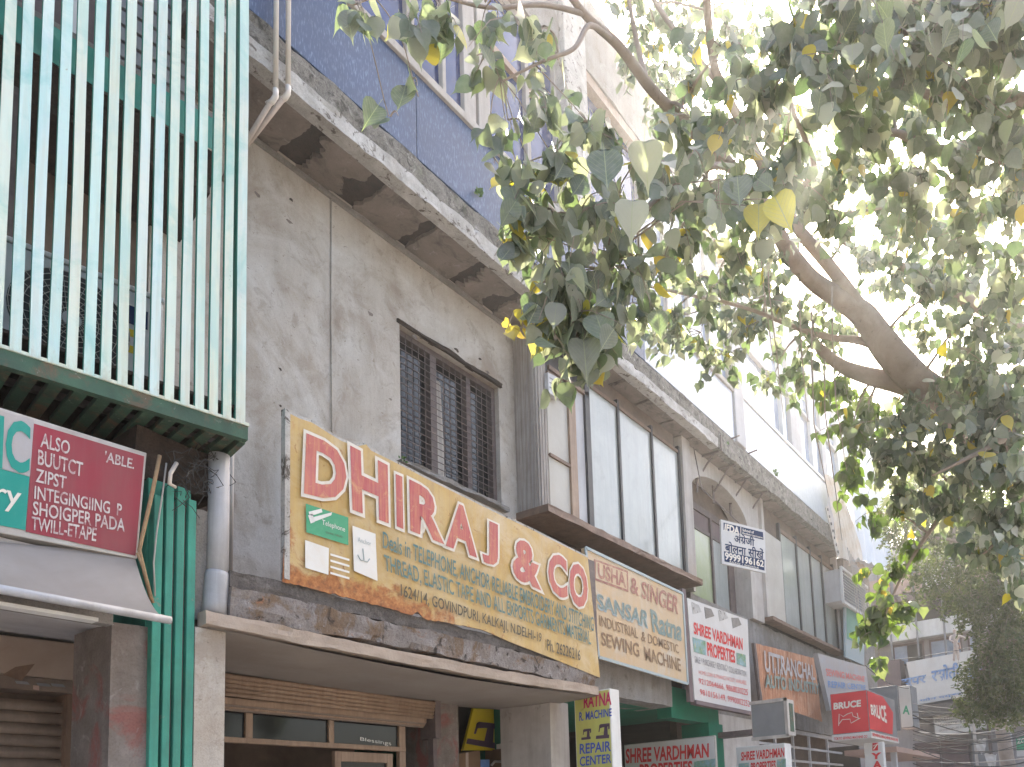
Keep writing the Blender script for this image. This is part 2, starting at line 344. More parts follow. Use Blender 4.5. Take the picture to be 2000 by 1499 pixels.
M['p_red'] = mat('faded_red_paint', (.40, .06, .085), (.52, .17, .15), 3, .8, (.58, .26, .14), [((.60, .34, .18), 14, .56, .68, .7), ((.42, .13, .16), 4, .5, .7, .6)], rough=.55, bump=.03, streakscale=(60, 60, 3))
M['l_white'] = flat('worn_white_vinyl', (.56, .50, .48), .55, .3, .75, (.33, .12, .13), 22, .50, .62)
M['p_white'] = flat('white_lettering', (.70, .65, .58), .55, .3, .45, (.62, .48, .32), 14, .5, .66)
M['p_teal'] = flat('faded_teal_lettering', (.12, .21, .21), .6, .1, .35, (.45, .35, .18), 9, .5, .72)
M['p_dark'] = flat('faded_black_lettering', (.10, .085, .06), .6, .3, .5, (.4, .28, .12), 14, .52, .68)
M['p_green'] = flat('green_sticker', (.06, .32, .17), .5, .4, .3, (.2, .42, .27), 8)
M['p_sticker'] = flat('white_sticker', (.72, .70, .67), .5, .4, .4, (.66, .56, .44), 6, .5, .7)
M['p_pink'] = flat('pinkish_print', (.66, .42, .27))
M['s_maroon'] = flat('faded_maroon_lettering', (.34, .15, .12), .6, .3, .6, (.56, .38, .25), 16, .48, .64)
M['s_brown'] = flat('brown_lettering', (.24, .15, .09), .6, .3, .5, (.5, .36, .22), 16, .5, .66)
M['s_teal'] = flat('grey_teal_lettering', (.20, .26, .24), .6, .3, .5, (.42, .40, .32), 14, .5, .66)
M['s_pale'] = flat('pale_blue_lettering', (.36, .42, .44), .6, .3, .4, (.55, .47, .36), 14, .5, .66)
M['v_red'] = flat('vivid_red_print', (.60, .04, .04), .5, .3, .3, (.66, .25, .2), 10, .55, .7)
M['v_pink'] = flat('pale_red_print', (.66, .22, .20))
M['v_grey'] = flat('grey_print', (.22, .20, .20), .5, .3, .4, (.4, .36, .34), 20)
M['navy'] = flat('navy_print', (.008, .026, .085), .7, .08, .15, (.03, .06, .15), 6)
M['blue'] = flat('blue_print', (.06, .10, .42), .5, .3, .3, (.2, .24, .5), 8)
M['bluepale'] = flat('faded_blue_print', (.16, .27, .50), .5, .3, .6, (.45, .5, .6), 5, .48, .65)
M['magenta'] = flat('magenta_print', (.55, .03, .12), wear=.4, wearcol=(.55, .4, .15), ws=8, lo=.55)
M['lime'] = mat('grubby_yellow_acrylic', (.58, .56, .14), (.52, .50, .16), 3, .3, (.35, .3, .1), [((.22, .17, .08), 7, .58, .7, .7)], rough=.35, bump=.03)
M['signyellow'] = flat('yellow_board', (.62, .46, .02), .5, .3, .3, (.5, .38, .05), 4)
M['purple'] = flat('dusky_purple_print', (.10, .06, .09))
M['brucered'] = mat('bright_red_lightbox', (.66, .05, .055), (.55, .035, .045), 1.2, .15, (.5, .1, .1), rough=.4, bump=.02)
M['greyface'] = mat('dull_grey_face', (.24, .24, .245), (.19, .19, .195), 4, rough=.5, bump=.05)
M['acwhite'] = mat('air_conditioner_casing', (.62, .62, .64), (.44, .43, .44), 4, .3, (.32, .30, .28), rough=.45, bump=.05)
M['photo_print'] = mat('garden_photo_print', (.16, .27, .12), (.30, .42, .52), 9, stains=[((.62, .48, .15), 18, .58, .66, .9), ((.5, .5, .48), 14, .6, .68, .8)], rough=.4, bump=0)
M['porchgreen'] = mat('green_porch_paint', (.015, .20, .12), (.02, .14, .085), 3, .3, (.02, .08, .05), rough=.6, bump=.1)
M['terracotta'] = mat('pinkish_plaster', (.48, .33, .27), (.4, .28, .24), 4, bump=.3)
M['bark'] = mat('smooth_grey_bark', (.40, .33, .28), (.27, .215, .175), 5, 0, None, [((.36, .30, .255), 9, .56, .7, .6), ((.09, .07, .055), 14, .6, .72, .6)], rough=.85, bump=.7, bscale=35)
M['clay'] = mat('painted_plaster_figure', (.66, .58, .52), (.56, .46, .40), 14, .3, (.35, .2, .16), [((.28, .13, .10), 16, .6, .7, .8)], bump=.2)

# ------------------------------------------------------------------ lettering
_tc = {}
def text_data(s, grow):
    k = (s, grow)
    if k in _tc: return _tc[k]
    c = bpy.data.curves.new('t', 'FONT'); c.body = s; c.offset = grow; c.resolution_u = 3; c.fill_mode = 'FRONT'
    o = bpy.data.objects.new('t', c); COL.objects.link(o)
    dg = bpy.context.evaluated_depsgraph_get(); me = o.evaluated_get(dg).to_mesh()
    V = [(v.co.x, v.co.y) for v in me.vertices]; F = [tuple(p.vertices) for p in me.polygons]
    o.evaluated_get(dg).to_mesh_clear(); bpy.data.objects.remove(o); bpy.data.curves.remove(c)
    _tc[k] = (V, F); return V, F
def bil(q, s, t):                            # q = TL, TR, BR, BL
    return (q[0]*(1-s)+q[1]*s)*(1-t) + (q[3]*(1-s)+q[2]*s)*t
def lettering(parent, m, s, q, off=.003, grow=0., name='lettering', ref=None):
    """flat print of the words s filling the quad q (world points TL TR BR BL), off metres in front of it"""
    V, F = text_data(s, grow); V0, _ = text_data(s, .0 if ref is None else ref)
    if not V: return None
    x0 = min(a for a, b in V0); x1 = max(a for a, b in V0); y0 = min(b for a, b in V0); y1 = max(b for a, b in V0)
    q = [Vector(p) for p in q]
    n = (q[1]-q[0]).cross(q[3]-q[0]).normalized()
    if n.dot(CAM-q[0]) < 0: n = -n
    mb = MB(); mb.add([bil(q, (a-x0)/(x1-x0), (y1-b)/(y1-y0))+n*off for a, b in V], F)
    return mb.build(name, m, parent, fixn=False)
def patch(parent, m, q, off=.002, name='poster', th=0):
    q = [Vector(p) for p in q]; n = (q[1]-q[0]).cross(q[3]-q[0]).normalized()
    if n.dot(CAM-q[0]) < 0: n = -n
    mb = MB(); mb.prism([p+n*off for p in q], n*(-min(off*.5, .001) if not th else -th)); return mb.build(name, m, parent)
def QY(y, *uv): return [PY(u, v, y) for u, v in uv]
def QX(x, *uv): return [PX(u, v, x) for u, v in uv]

# ================================================================== THE SETTING
m = MB(); m.quad((-30, -34, -.012), (62, -34, -.012), (62, 34, -.012), (-30, 34, -.012)); m.build('ground', M['earth'], kind='structure')
m = MB(); m.quad((-29, -6, -.006), (19, -6, -.006), (19, 3.2, -.006), (-29, 3.2, -.006)); m.quad((19, -33, -.006), (23.2, -33, -.006), (23.2, 33, -.006), (19, 33, -.006)); m.build('road', M['asphalt'], kind='structure')
m = MB(); m.box(-29, 19, 3.2, 9, -.2, .12); m.build('pavement', M['paving'], kind='structure', bevel=.01)

# ================================================================== MAIN BUILDING
main = thing('commercial_building', 'weathered grey cement building with concrete ledge, barred window and glazed bays over the shops', 'building', (2.3, 5, 0))
Z0, Z1 = 6.66, 7.0
WIN = (4.295, 5.53, 4.67, 5.92)
holed_wall(2.3, 5.82, 3.0, 6.72, 5.0, [WIN], .22).build('wall', M['wall'], main, label='textured cement wall round the barred window')
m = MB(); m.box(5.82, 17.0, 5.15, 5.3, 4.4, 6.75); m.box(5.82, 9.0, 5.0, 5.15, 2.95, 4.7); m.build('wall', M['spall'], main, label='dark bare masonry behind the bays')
rough_beam(9.0, 15.45, 4.8, 5.15, 2.93, 4.55, .08, .012, 5).build('wall', M['concrete'], main, label='grey concrete band above the ground floor signs')
# lateral return and roof
m = MB(); m.box(2.3, 15.4, 5.31, 11, 2.9, 10.9); m.build('core', M['interior'], main)
# ledge
rough_beam(2.3, 15.45, 4.455, 5.3, 6.80, 7.0, .045, .012, 2).build('ledge', M['ledge'], main, label='lichened concrete ledge')
rough_beam(2.3, 9.4, 4.437, 4.56, 6.66, 6.797, .04, .010, 3).build('ledge_edge', M['whitewash'], main, label='flaking whitewashed lower edge of the ledge')
rough_beam(9.403, 15.45, 4.445, 4.56, 6.66, 6.797, .045, .012, 4).build('ledge_edge', M['ledge'], main)
# soffit: dark bare layer with plaster panels that have broken edges
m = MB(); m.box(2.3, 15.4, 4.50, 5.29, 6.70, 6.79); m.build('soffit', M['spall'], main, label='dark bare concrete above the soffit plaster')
jo = [2.32] + [PZ(u, v, Z0).x for u, v in ((625, 255), (758, 344), (866, 432), (964, 506), (1040, 566))]
x = jo[-1]+.82
tail = [PZ(u, v, Z0).x for u, v in ((1233, 738), (1277, 778), (1323, 817), (1367, 850), (1403, 880))]
jo += [x] + tail
x = tail[-1]
while x < 15.2: x += .53; jo.append(x)
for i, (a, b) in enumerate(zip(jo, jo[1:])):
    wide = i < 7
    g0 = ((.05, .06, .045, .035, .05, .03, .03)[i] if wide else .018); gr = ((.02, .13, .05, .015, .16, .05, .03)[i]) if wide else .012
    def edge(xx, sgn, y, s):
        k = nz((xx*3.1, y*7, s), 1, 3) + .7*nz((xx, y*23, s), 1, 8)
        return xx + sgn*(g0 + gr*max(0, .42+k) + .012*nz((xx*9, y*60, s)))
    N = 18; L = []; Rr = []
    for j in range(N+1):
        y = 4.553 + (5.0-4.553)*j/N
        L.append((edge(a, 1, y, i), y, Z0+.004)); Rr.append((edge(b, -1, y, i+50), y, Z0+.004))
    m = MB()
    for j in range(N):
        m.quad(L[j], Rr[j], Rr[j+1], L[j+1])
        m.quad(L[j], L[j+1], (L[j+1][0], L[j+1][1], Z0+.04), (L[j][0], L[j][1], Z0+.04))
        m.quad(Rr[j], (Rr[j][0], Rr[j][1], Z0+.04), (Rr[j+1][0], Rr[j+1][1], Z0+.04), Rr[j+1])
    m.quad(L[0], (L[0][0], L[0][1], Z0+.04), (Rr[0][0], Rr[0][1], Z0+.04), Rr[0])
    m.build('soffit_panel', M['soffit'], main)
# thin fillet where soffit meets wall
rough_beam(2.3, 5.78, 4.975, 5.0, 6.615, 6.66, .05, .006, 9).build('cornice_fillet', M['concrete'], main)
# --- barred window
wf = MB(); x0, x1, z0, z1 = WIN; yw = 5.075
for a in ((x0, x0+.035), (x1-.05, x1)): wf.box(a[0], a[1], yw-.02, yw+.05, z0, z1)
wf.box(x0+.035, x1-.05, yw-.018, yw+.048, z0, z0+.03); wf.box(x0+.035, x1-.05, yw-.018, yw+.048, z1-.045, z1)
win = wf.build('window', M['iron'], main, label='barred first floor window with brown iron frame')
mu = []
for (ua, ub) in ((839, 851), (909, 917)):
    a = PY(ua, 800, yw).x; b = PY(ub, 800, yw).x; mu.append((a, b))
    q = MB(); q.box(a, b, yw-.015, yw+.045, z0+.03, z1-.045); q.build('mullion', M['iron'], win)
bm_ = None
for i in range(19):
    z = z0+.06+i*(z1-z0-.12)/18
    q = MB(); q.tube([(x0+.03, yw-.03+.004*nz((i, 0, 0)), z), ((x0+x1)/2, yw-.03, z+.004*nz((i*3, 1, 0))), (x1-.04, yw-.03, z)], .0042, 6); q.build('grille_bar', M['iron'], win)
segs = [(x0+.035, mu[0][0]), (mu[0][1], mu[1][0]), (mu[1][1], x1-.05)]
for a, b in segs:
    n = 5 if b-a > .3 else 4
    for k in range(1, n):
        xx = a+(b-a)*k/n; q = MB(); q.tube([(xx, yw-.022, z0+.02), (xx+.003, yw-.022, z1-.02)], .0042, 6); q.build('grille_bar', M['iron'], win)
    q = MB(); q.box(a-.004, b+.004, yw+.052, yw+.06, z0+.01, z1-.02); q.build('pane', M['darkglass'], win)
q = MB(); q.grid(lambda s, t: Vector((mu[0][1]+.005+s*.14*(1.1-.35*t), yw+.047+.004*math.sin(s*14), z0+.08+t*(z1-z0-.3))), 12, 6)
q.build('curtain', M['cream'], win)
rough_beam(x0-.05, x1+.04, 4.93, 5.06, z0-.045, z0-.004, .04, .012, 21).build('sill', M['concrete'], win)
rough_beam(x0-.03, x1+.03, 4.975, 5.01, z1+.002, z1+.04, .03, .012, 22).build('lintel', M['spall'], win)
# damp streaks and chips: shallow broken patches of plaster standing proud or knocked off round the opening
rc = random.Random(31)
for k in range(26):
    u, v = [(rc.uniform(780, 985), 632+(rc.uniform(0, 1))*0), (rc.uniform(500, 980), rc.uniform(380, 800)), (rc.uniform(790, 985), 0)][k % 2 if k < 20 else 2 - 0] if k < 20 else (rc.uniform(800, 1000), rc.uniform(690, 740))
    if k % 2 == 0 and k < 20: v = 632+(u-780)*.66-rc.uniform(2, 22)
    if 770 < u < 990 and 640+(u-780)*.66 < v < 910+(u-780)*.44: continue
    c = PY(u, v, 4.9985); s_ = rc.uniform(.008, .03); n_ = 9; q = MB()
    q.prism([c+Vector((math.cos(6.283*j/n_)*s_*rc.uniform(.5, 1.5), 0, math.sin(6.283*j/n_)*s_*rc.uniform(.3, .9))) for j in range(n_)], (0, .001, 0)); q.build('plaster_chip', M['soffit' if k % 3 else 'spall'], main)
# conduit on the wall
m = MB(); m.tube([(3.62, 4.993, 6.62), (3.618, 4.993, 5.5), (3.62, 4.985, 3.6)], .0055, 6); m.build('conduit', M['wall'], main, smooth=True)

# --- upper storey, first part
yu = 4.47
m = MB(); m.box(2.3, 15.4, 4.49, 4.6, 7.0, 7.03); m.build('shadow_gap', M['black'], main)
JX = 10.08
for a, b, mm in ((2.3, 4.04, 'panelblue'), (4.046, 5.9, 'panelblue'), (5.906, 7.55, 'panelblue'), (7.556, JX-.03, 'panelsheen')):
    m = MB(); m.box(a, b, yu, yu+.05, 7.03, 7.80); m.build('cladding_panel', M[mm], main, bevel=.004)
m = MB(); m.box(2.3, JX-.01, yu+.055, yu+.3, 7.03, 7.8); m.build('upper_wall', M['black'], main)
m = MB(); m.box(2.3, JX, yu-.03, yu+.09, 7.80, 7.875); m.build('window_sill', M['cream'], main, bevel=.006)
uf = MB(); uf.box(2.3, 6.0, 4.50, 4.56, 9.62, 9.70)
up = uf.build('window', M['cream'], main, label='tall blue glazed upper window band in cream frames')
mull = [(3.02, 3.1), (3.97, 4.05), (4.36, 4.40), (PY(904, 150, 4.5).x, PY(926, 150, 4.5).x), (PY(933, 200, 4.5).x, PY(955, 200, 4.5).x), (PY(1027, 250, 4.5).x, PY(1034, 250, 4.5).x), (5.96, 6.0)]
for a, b in mull:
    q = MB(); q.box(a, b, 4.485, 4.56, 7.875, 9.62); q.build('mullion', M['cream'], up, bevel=.004)
for a, b, z in ((5.03, 5.42, 8.96), (5.5, 5.96, 8.96), (4.1, 4.36, 9.1), (3.1, 3.97, 8.96)):
    q = MB(); q.box(a, b, 4.49, 4.55, z-.035, z+.035); q.build('transom', M['tanwood' if a > 5 else 'cream'], up)
prev = 2.3
for a, b in mull+[(6.0, 6.0)]:
    if a-prev > .03:
        q = MB(); q.box(prev, a, 4.535, 4.545, 7.875, 9.62); q.build('pane', M['blueglass'], up)
    prev = b
m = MB(); m.box(2.3, 6.0, 4.62, 4.7, 7.88, 9.7); m.build('backing', M['interior'], main)
rough_beam(2.3, 6.0, 4.42, 4.7, 9.70, 10.95, .1, .01, 31).build('spandrel', M['concrete'], main)
m = MB(); m.box(6.0, 6.4, 4.36, 4.7, 7.876, 10.95); m.build('column', M['whitewash'], main, bevel=.012)
rough_beam(6.4, JX, 4.41, 4.7, 9.97, 10.95, .1, .01, 32).build('spandrel', M['concrete'], main, label='long grey concrete spandrel')
uf = MB(); uf.box(6.4, JX, 4.43, 4.56, 9.84, 9.966); u2 = uf.build('window', M['tanwood'], main, label='long glazed band under the grey spandrel')
xx = 6.4; k = 0
while xx < JX-.05:
    nx = min(xx+.6, JX)
    q = MB(); q.box(xx, xx+.045, 4.485, 4.56, 7.876, 9.84); q.build('mullion', M['cream'], u2, bevel=.003)
    q = MB(); q.box(xx+.045, nx, 4.535, 4.545, 7.876, 9.84); q.build('pane', M['skyglass'] if k > 1 else M['blueglass'], u2)
    xx = nx; k += 1
m = MB(); m.box(6.4, JX, 4.62, 4.7, 7.88, 9.97); m.build('backing', M['interior'], main)
# --- upper storey, paler second part
m = MB(); m.box(JX, JX+.33, 4.44, 4.7, 7.03, 10.6); m.build('column', M['greywall'], main, label='grey column between blue and pale cladding', bevel=.01)
for a, b in ((JX+.335, 12.2), (12.206, 14.3)):
    m = MB(); m.box(a, b, yu, yu+.05, 7.03, 7.86); m.build('cladding_panel', M['panelsheen'], main, bevel=.004)
m = MB(); m.box(JX+.34, 15.4, yu+.055, yu+.3, 7.03, 7.86); m.build('upper_wall', M['greywall'], main)
uf = MB(); uf.box(JX+.33, 15.4, yu-.02, yu+.08, 7.865, 7.92); u3 = uf.build('window', M['white'], main, label='pale glazed upper band beyond the grey column')
for i, (ua, ub, v) in enumerate(((1520, 1526, 760), (1541, 1560, 830), (1580, 1588, 840), (1596, 1604, 800), (1628, 1640, 830))):
    a = PY(ua, v, 4.5).x; b = PY(ub, v, 4.5).x
    q = MB(); q.box(a, b, 4.46, 4.56, 7.92, 10.2); q.build('mullion', M['greywall' if i % 2 else 'white'], u3)
for z in (8.88, 10.2):
    q = MB(); q.box(JX+.33, 15.4, 4.47, 4.53, z-.03, z+.03); q.build('rail', M['greywall'], u3)
xx = JX+.33; k = 0
while xx < 15.35:
    nx = min(xx+.85, 15.4); q = MB(); q.box(xx+.01, nx-.01, 4.532, 4.542, 7.92, 10.17); q.build('pane', M['skyglass'], u3); xx = nx
m = MB(); m.box(JX+.33, 15.4, 4.6, 4.7, 7.9, 10.6); m.build('upper_wall', M['greywall'], main)
# iron stubs poking out of the ledge
for (u, v, dx) in ((1407, 880, 0), (1430, 858, .25), (1465, 886, .25)):
    p = PY(u, v, 4.45); q = MB()
    if dx: q.tube([p+Vector((0, .1, 0)), p+Vector((0, -.12, .02))], .012, 6)
    else: q.bar(p+Vector((0, -.02, -.02)), p+Vector((0, -.02, .22)), .03, .02)
    q.build('iron_stub', M['iron'], main)
# iron angle brackets under the ledge
for (u, v) in ((1403, 880), (1437, 905), (1466, 932), (1500, 958)):
    x = PZ(u, v, Z0).x; q = MB()
    q.bar((x, 4.47, Z0-.015), (x, 4.86, Z0-.015), .035, .02); q.bar((x, 4.85, Z0-.02), (x, 4.85, Z0-.52), .035, .02, (0, 1, 0))
    q.bar((x, 4.56, Z0-.03), (x, 4.84, Z0-.34), .02, .02)
    q.build('bracket', M['iron'], main)

# --- bay windows
def pane_row(parent, y, us, z0, z1, v, mts, mw=.02, fm='black'):
    for i, (ua, ub) in enumerate(us):
        a = PY(ua, v, y).x; b = PY(ub, v, y).x
        q = MB(); q.box(a, b, y, y+.012, z0, z1); q.build('pane', M[mts[i % len(mts)]], parent)
YB = 4.72
bm1 = rough_beam(5.74, 8.98, 4.585, 5.0, 4.60, 4.675, .05, .007, 41)
bay = bm1.build('bay_window', M['brownwood'], main, label='larger glazed bay on a splintered wooden ledge')
pil = MB(); pil.box(5.775, 5.80, 4.72, 5.0, 4.676, 6.655)
pil.build('side_panel', M['pilaster'], bay)
for k in range(6):
    a = 5.802+k*.021; q = MB(); q.box(a, a+.018, 4.705+.004*(k % 2), 4.74, 4.676, 6.655); q.build('board', M['pilaster'], bay, bevel=.002)
for k in range(6):
    a = 4.745+k*.042; q = MB(); q.box(5.762, 5.774, a, a+.039, 4.676, 6.655); q.build('board', M['pilaster'], bay, bevel=.002)
m = MB(); m.box(5.93, 8.95, 4.80, 4.9, 4.676, 6.655); m.build('backing', M['interior'], bay)
# timber framed cream boards
def xz(u, v, y=YB): p = PY(u, v, y); return p.x, p.z
xa, xb, xc = PY(1071, 800, YB).x, PY(1109, 800, YB).x, PY(1122, 800, YB).x
xd = PY(1141, 850, YB).x; xe = PY(1150, 850, YB).x
zt = 6.20; rails = [4.69, PY(1090, 897, YB).z, PY(1090, 775, YB).z, zt]
for z in rails[:-1]+[zt]:
    q = MB(); q.box(xa, xb, YB-.01, YB+.03, z-.018, z+.018); q.build('rail', M['brownwood'], bay, bevel=.003)
q = MB(); q.box(xb, xc, YB-.015, YB+.03, 4.676, zt+.02); q.build('stile', M['tanwood'], bay, bevel=.003)
for a, b in zip(rails, rails[1:]):
    q = MB(); q.box(xa-.005, xb+.005, YB+.012, YB+.02, a+.01, b-.01); q.build('board_panel', M['creampane'], bay)
q = MB(); q.box(xc+.002, xd, YB, YB+.03, 4.676, 6.27); q.build('side_panel', M['greywall'], bay, label='mauve grey strip beside the glazing')
q = MB(); q.box(xd+.002, xe, YB-.03, YB+.06, 4.676, 6.45); q.build('post', M['black'], bay)
q = MB(); q.box(xa, xe-.01, YB-.03, YB+.0, zt+.03, zt+.075); q.build('header', M['brownwood'], bay)
q = MB(); q.box(5.93, xe, YB+.07, YB+.08, zt+.05, 6.655); q.build('backing', M['black'], bay)
# panes and dark mullions
ms = [PY(u, 950, YB).x for u in (1214, 1278)] + [PY(1331, 980, YB).x]
xs = [xe]+ms
for a, b in zip(xs, xs[1:]):
    q = MB(); q.box(a+.02, b-.02, YB+.02, YB+.03, 4.70, 6.42); q.build('pane', M['frostpane'], bay)
for a in ms:
    q = MB(); q.box(a-.022, a+.022, YB-.005, YB+.05, 4.70, 6.5); q.build('mullion', M['black'], bay, bevel=.003)
q = MB(); q.box(xe, ms[-1]+.02, YB+.002, YB+.048, 4.676, 4.70); q.build('rail', M['black'], bay)
q = MB(); q.box(xe, ms[-1]+.02, YB+.0, YB+.05, 6.40, 6.44); q.build('rail', M['brownwood'], bay)
q = MB(); q.box(xe, 8.7, YB+.05, YB+.07, 6.44, 6.655); q.build('backing', M['interior2'], bay)
q = rough_beam(ms[-1]+.026, 9.0, 4.68, 5.0, 4.676, 6.655, .06, .004, 44); q.build('pilaster', M['cream'], bay)
# second bay
bay2 = rough_beam(11.42, 15.2, 4.60, 4.8, 4.60, 4.66, .06, .006, 45).build('bay_window', M['brownwood'], main, label='farther glazed bay with a pale board at its near end')
q = rough_beam(11.40, 11.50, 4.68, 4.95, 4.67, 6.655, .05, .006, 46); q.build('pilaster', M['cream'], bay2)
mm2 = [PY(u, 1150, YB).x for u in (1530, 1561, 1587, 1608, 1630)]
q = MB(); q.box(11.505, mm2[0]-.03, YB-.02, YB+.02, 4.665, 6.15); q.build('board_panel', M['creampane'], bay2, label='pale painted board')
q = MB(); q.box(11.505, 15.2, YB+.06, YB+.1, 4.665, 6.655); q.build('backing', M['interior2'], bay2)
for i, a in enumerate(mm2):
    q = MB(); q.box(a-.03, a+.03, YB-.005, YB+.05, 4.665, 6.5); q.build('mullion', M['black'], bay2)
    if i < 4:
        q = MB(); q.box(a+.03, mm2[i+1]-.03, YB+.02, YB+.03, 4.68, 6.35); q.build('pane', M['frostpane'], bay2)
q = MB(); q.box(mm2[0], mm2[-1], YB-.003, YB+.045, 6.35, 6.42); q.build('rail', M['brownwood'], bay2)
q = rough_beam(mm2[-1]+.035, 15.3, 4.66, 5.0, 4.5, 6.655, .06, .006, 47); q.build('pilaster', M['greywall'], bay2)
# --- arched recess between the bays
m = MB(); n = 22; a0, a1, zs, zc = 9.06, 10.95, 5.98, 6.42
yf, yb = 4.74, 5.02
pts = [(a0+(a1-a0)*(1-math.cos(math.pi*i/n))/2, zs+(zc-zs)*math.sin(math.pi*i/n)) for i in range(n+1)]
for (p, q) in zip(pts, pts[1:]):
    m.quad((p[0], yf, p[1]), (q[0], yf, q[1]), (q[0], yf, 6.655), (p[0], yf, 6.655))
    m.quad((p[0], yf, p[1]), (p[0], yb, p[1]), (q[0], yb, q[1]), (q[0], yf, q[1]))
m.box(a1, 11.40, yf, yb, 4.56, 6.655); m.box(9.003, a0, yf, yb, 4.56, 6.655)
arch = m.build('arch', M['cream'], main, label='plastered arch over the recess between the bays')
q = MB(); q.box(a0, a1, 5.03, 5.1, 6.02, 6.12); q.build('lintel', M['iron'], arch)
q = MB(); q.box(a0, a1, 5.06, 5.09, 6.12, 6.5); q.build('backing', M['interior2'], arch)
vv = 1100
ed = [PY(u, vv, 5.03).x for u in (1352, 1391, 1394, 1422, 1432, 1462)]
for a, b, mt in ((ed[0]-.2, ed[1], 'greenpane'), (ed[2], ed[3], 'frostpane'), (ed[4], ed[5], 'creampane')):
    q = MB(); q.box(a, b, 5.05, 5.06, 4.56, 5.72); q.build('pane', M[mt], arch)
for a, b in ((ed[1], ed[2]), (ed[3], ed[4])):
    q = MB(); q.box(a, b, 5.02, 5.09, 4.56, 6.02); q.build('mullion', M['iron'], arch)
q = MB(); q.box(a0, ed[4], 5.035, 5.10, 5.72, 5.78); q.build('rail', M['iron'], arch)
q = MB(); q.box(a0, ed[4], 5.06, 5.09, 5.78, 6.02); q.build('backing', M['mauve'], arch)
q = MB(); q.box(ed[5]+.01, a1+.1, 5.03, 5.08, 4.56, 6.02); q.build('backing', M['greywall'], arch)

# --- canopy (chajja) over the first shop
ch = MB()
def chz(s): return 2.665 - .045*math.sin(math.pi*min(1, max(0, s)))
ch.grid(lambda s, t: Vector((2.14+s*3.44+max(0,(.16-s)/.16)*t*.62, 3.965+t*1.12, chz(s)-.02*math.sin(t*3)+ .004*nz((s*9, t*5, 0)))), 40, 10)
ch.quad((2.3, 4.0, 2.9), (5.55, 4.0, 2.9), (5.55, 5.0, 2.9), (2.3, 5.0, 2.9))
cap = ch.build('canopy', M['chajja'], main, label='projecting concrete canopy with smooth sagging soffit', fixn=False)
rough_beam(2.12, 5.56, 3.94, 4.02, 2.67, 2.745, .03, .006, 51, lambda x: -.02*math.sin(math.pi*(x-2.1)/3.5)).build('lip', M['lip'], cap)
rough_beam(2.26, 5.55, 3.962, 4.1, 2.752, 2.905, .03, .012, 52).build('fascia', M['rustband'], cap)
rough_beam(2.26, 5.55, 3.975, 4.3, 2.908, 3.0, .035, .010, 53).build('beam', M['darkbeam'], cap)
m = MB(); m.box(2.3, 5.56, 4.3, 5.0, 2.92, 2.98); m.build('canopy_top', M['concrete'], main)
# ground floor piers
for (a, b, y0, y1, mt, l) in ((PY(379, 1300, 4.0).x, PY(438, 1300, 4.0).x, 3.99, 4.5, 'wall', 'grey cement pier beside the green one'), (4.52, 4.84, 4.95, 5.3, 'redpillar', 'brownish pier right of the rolled shutter'), (5.43, 5.70, 4.40, 5.0, 'cream', 'mottled pale pier behind the yellow sign')):
    q = rough_beam(a, b, y0, y1, .1, 2.66, .06, .006, int(a*10)); q.build('pier', M[mt], main, label=l)
rough_beam(5.6, 7.85, 4.5, 5.0, 2.84, 3.2, .06, .006, 57).build('lintel', M['concrete'], main, label='grey lintel beam under the tan sign')
# shop front
sf = MB(); sf.box(2.62, 2.70, 4.96, 5.0, .1, 2.5); shop = sf.build('shop_front', M['tanwood'], main, label='tan wooden shop front with dark glass')
YS = 4.98
xm = [PY(u, 1425, YS).x for u in (478, 492, 641, 651, 778, 790)]
zr0, zr1, ztp = PY(600, 1459, YS).z, PY(600, 1449, YS).z, 2.44
q = MB(); q.box(2.70, xm[5], YS-.015, YS+.03, zr0, zr1); q.build('transom', M['tanwood'], shop, bevel=.003)
for a, b in ((xm[0], xm[1]), (xm[2], xm[3]), (xm[4], xm[5])):
    q = MB(); q.box(a, b, YS-.012, YS+.03, zr1, ztp); q.build('mullion', M['tanwood'], shop, bevel=.003)
q = MB(); q.box(xm[4], xm[5], YS-.012, YS+.03, .1, zr0-.001); q.build('mullion', M['tanwood'], shop, bevel=.003)
for a, b in ((2.70, xm[0]), (xm[1], xm[2]), (xm[3], xm[4])):
    q = MB(); q.box(a, b, YS+.01, YS+.018, zr1, ztp); q.build('pane', M['darkglass'], shop)
xd0, xd1, xd2, xd3 = [PY(u, 1480, YS).x for u in (651, 663, 753, 764)]
zd = PY(700, 1470, YS).z
for (a, b, c, d) in ((xd0, xd1, .1, zd), (xd2, xd3, .1, zd), (xd1, xd2, zd-.075, zd)):
    q = MB(); q.box(a, b, YS-.02, YS+.02, c, d); q.build('door_frame', M['tanwood'], shop, bevel=.003)
q = MB(); q.box(xd1, xd2, YS, YS+.008, .1, zd-.075); q.build('pane', M['darkglass'], shop)
lettering(shop, M['p_sticker'], 'Blessings', QY(YS+.007, (703, 1440), (763, 1449), (764, 1459), (703, 1449)))
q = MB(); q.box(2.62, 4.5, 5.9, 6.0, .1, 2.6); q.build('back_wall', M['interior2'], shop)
for k in range(7):
    xx = 2.72+k*.085; q = MB(); q.grid(lambda s, t, xx=xx: Vector((xx+s*.07, 5.3+.02*math.sin(s*6.3), 1.3+t*.75)), 5, 3); q.build('hanging_cloth', M[('interior2', 'darkbeam', 'mauve')[k % 3]], shop)
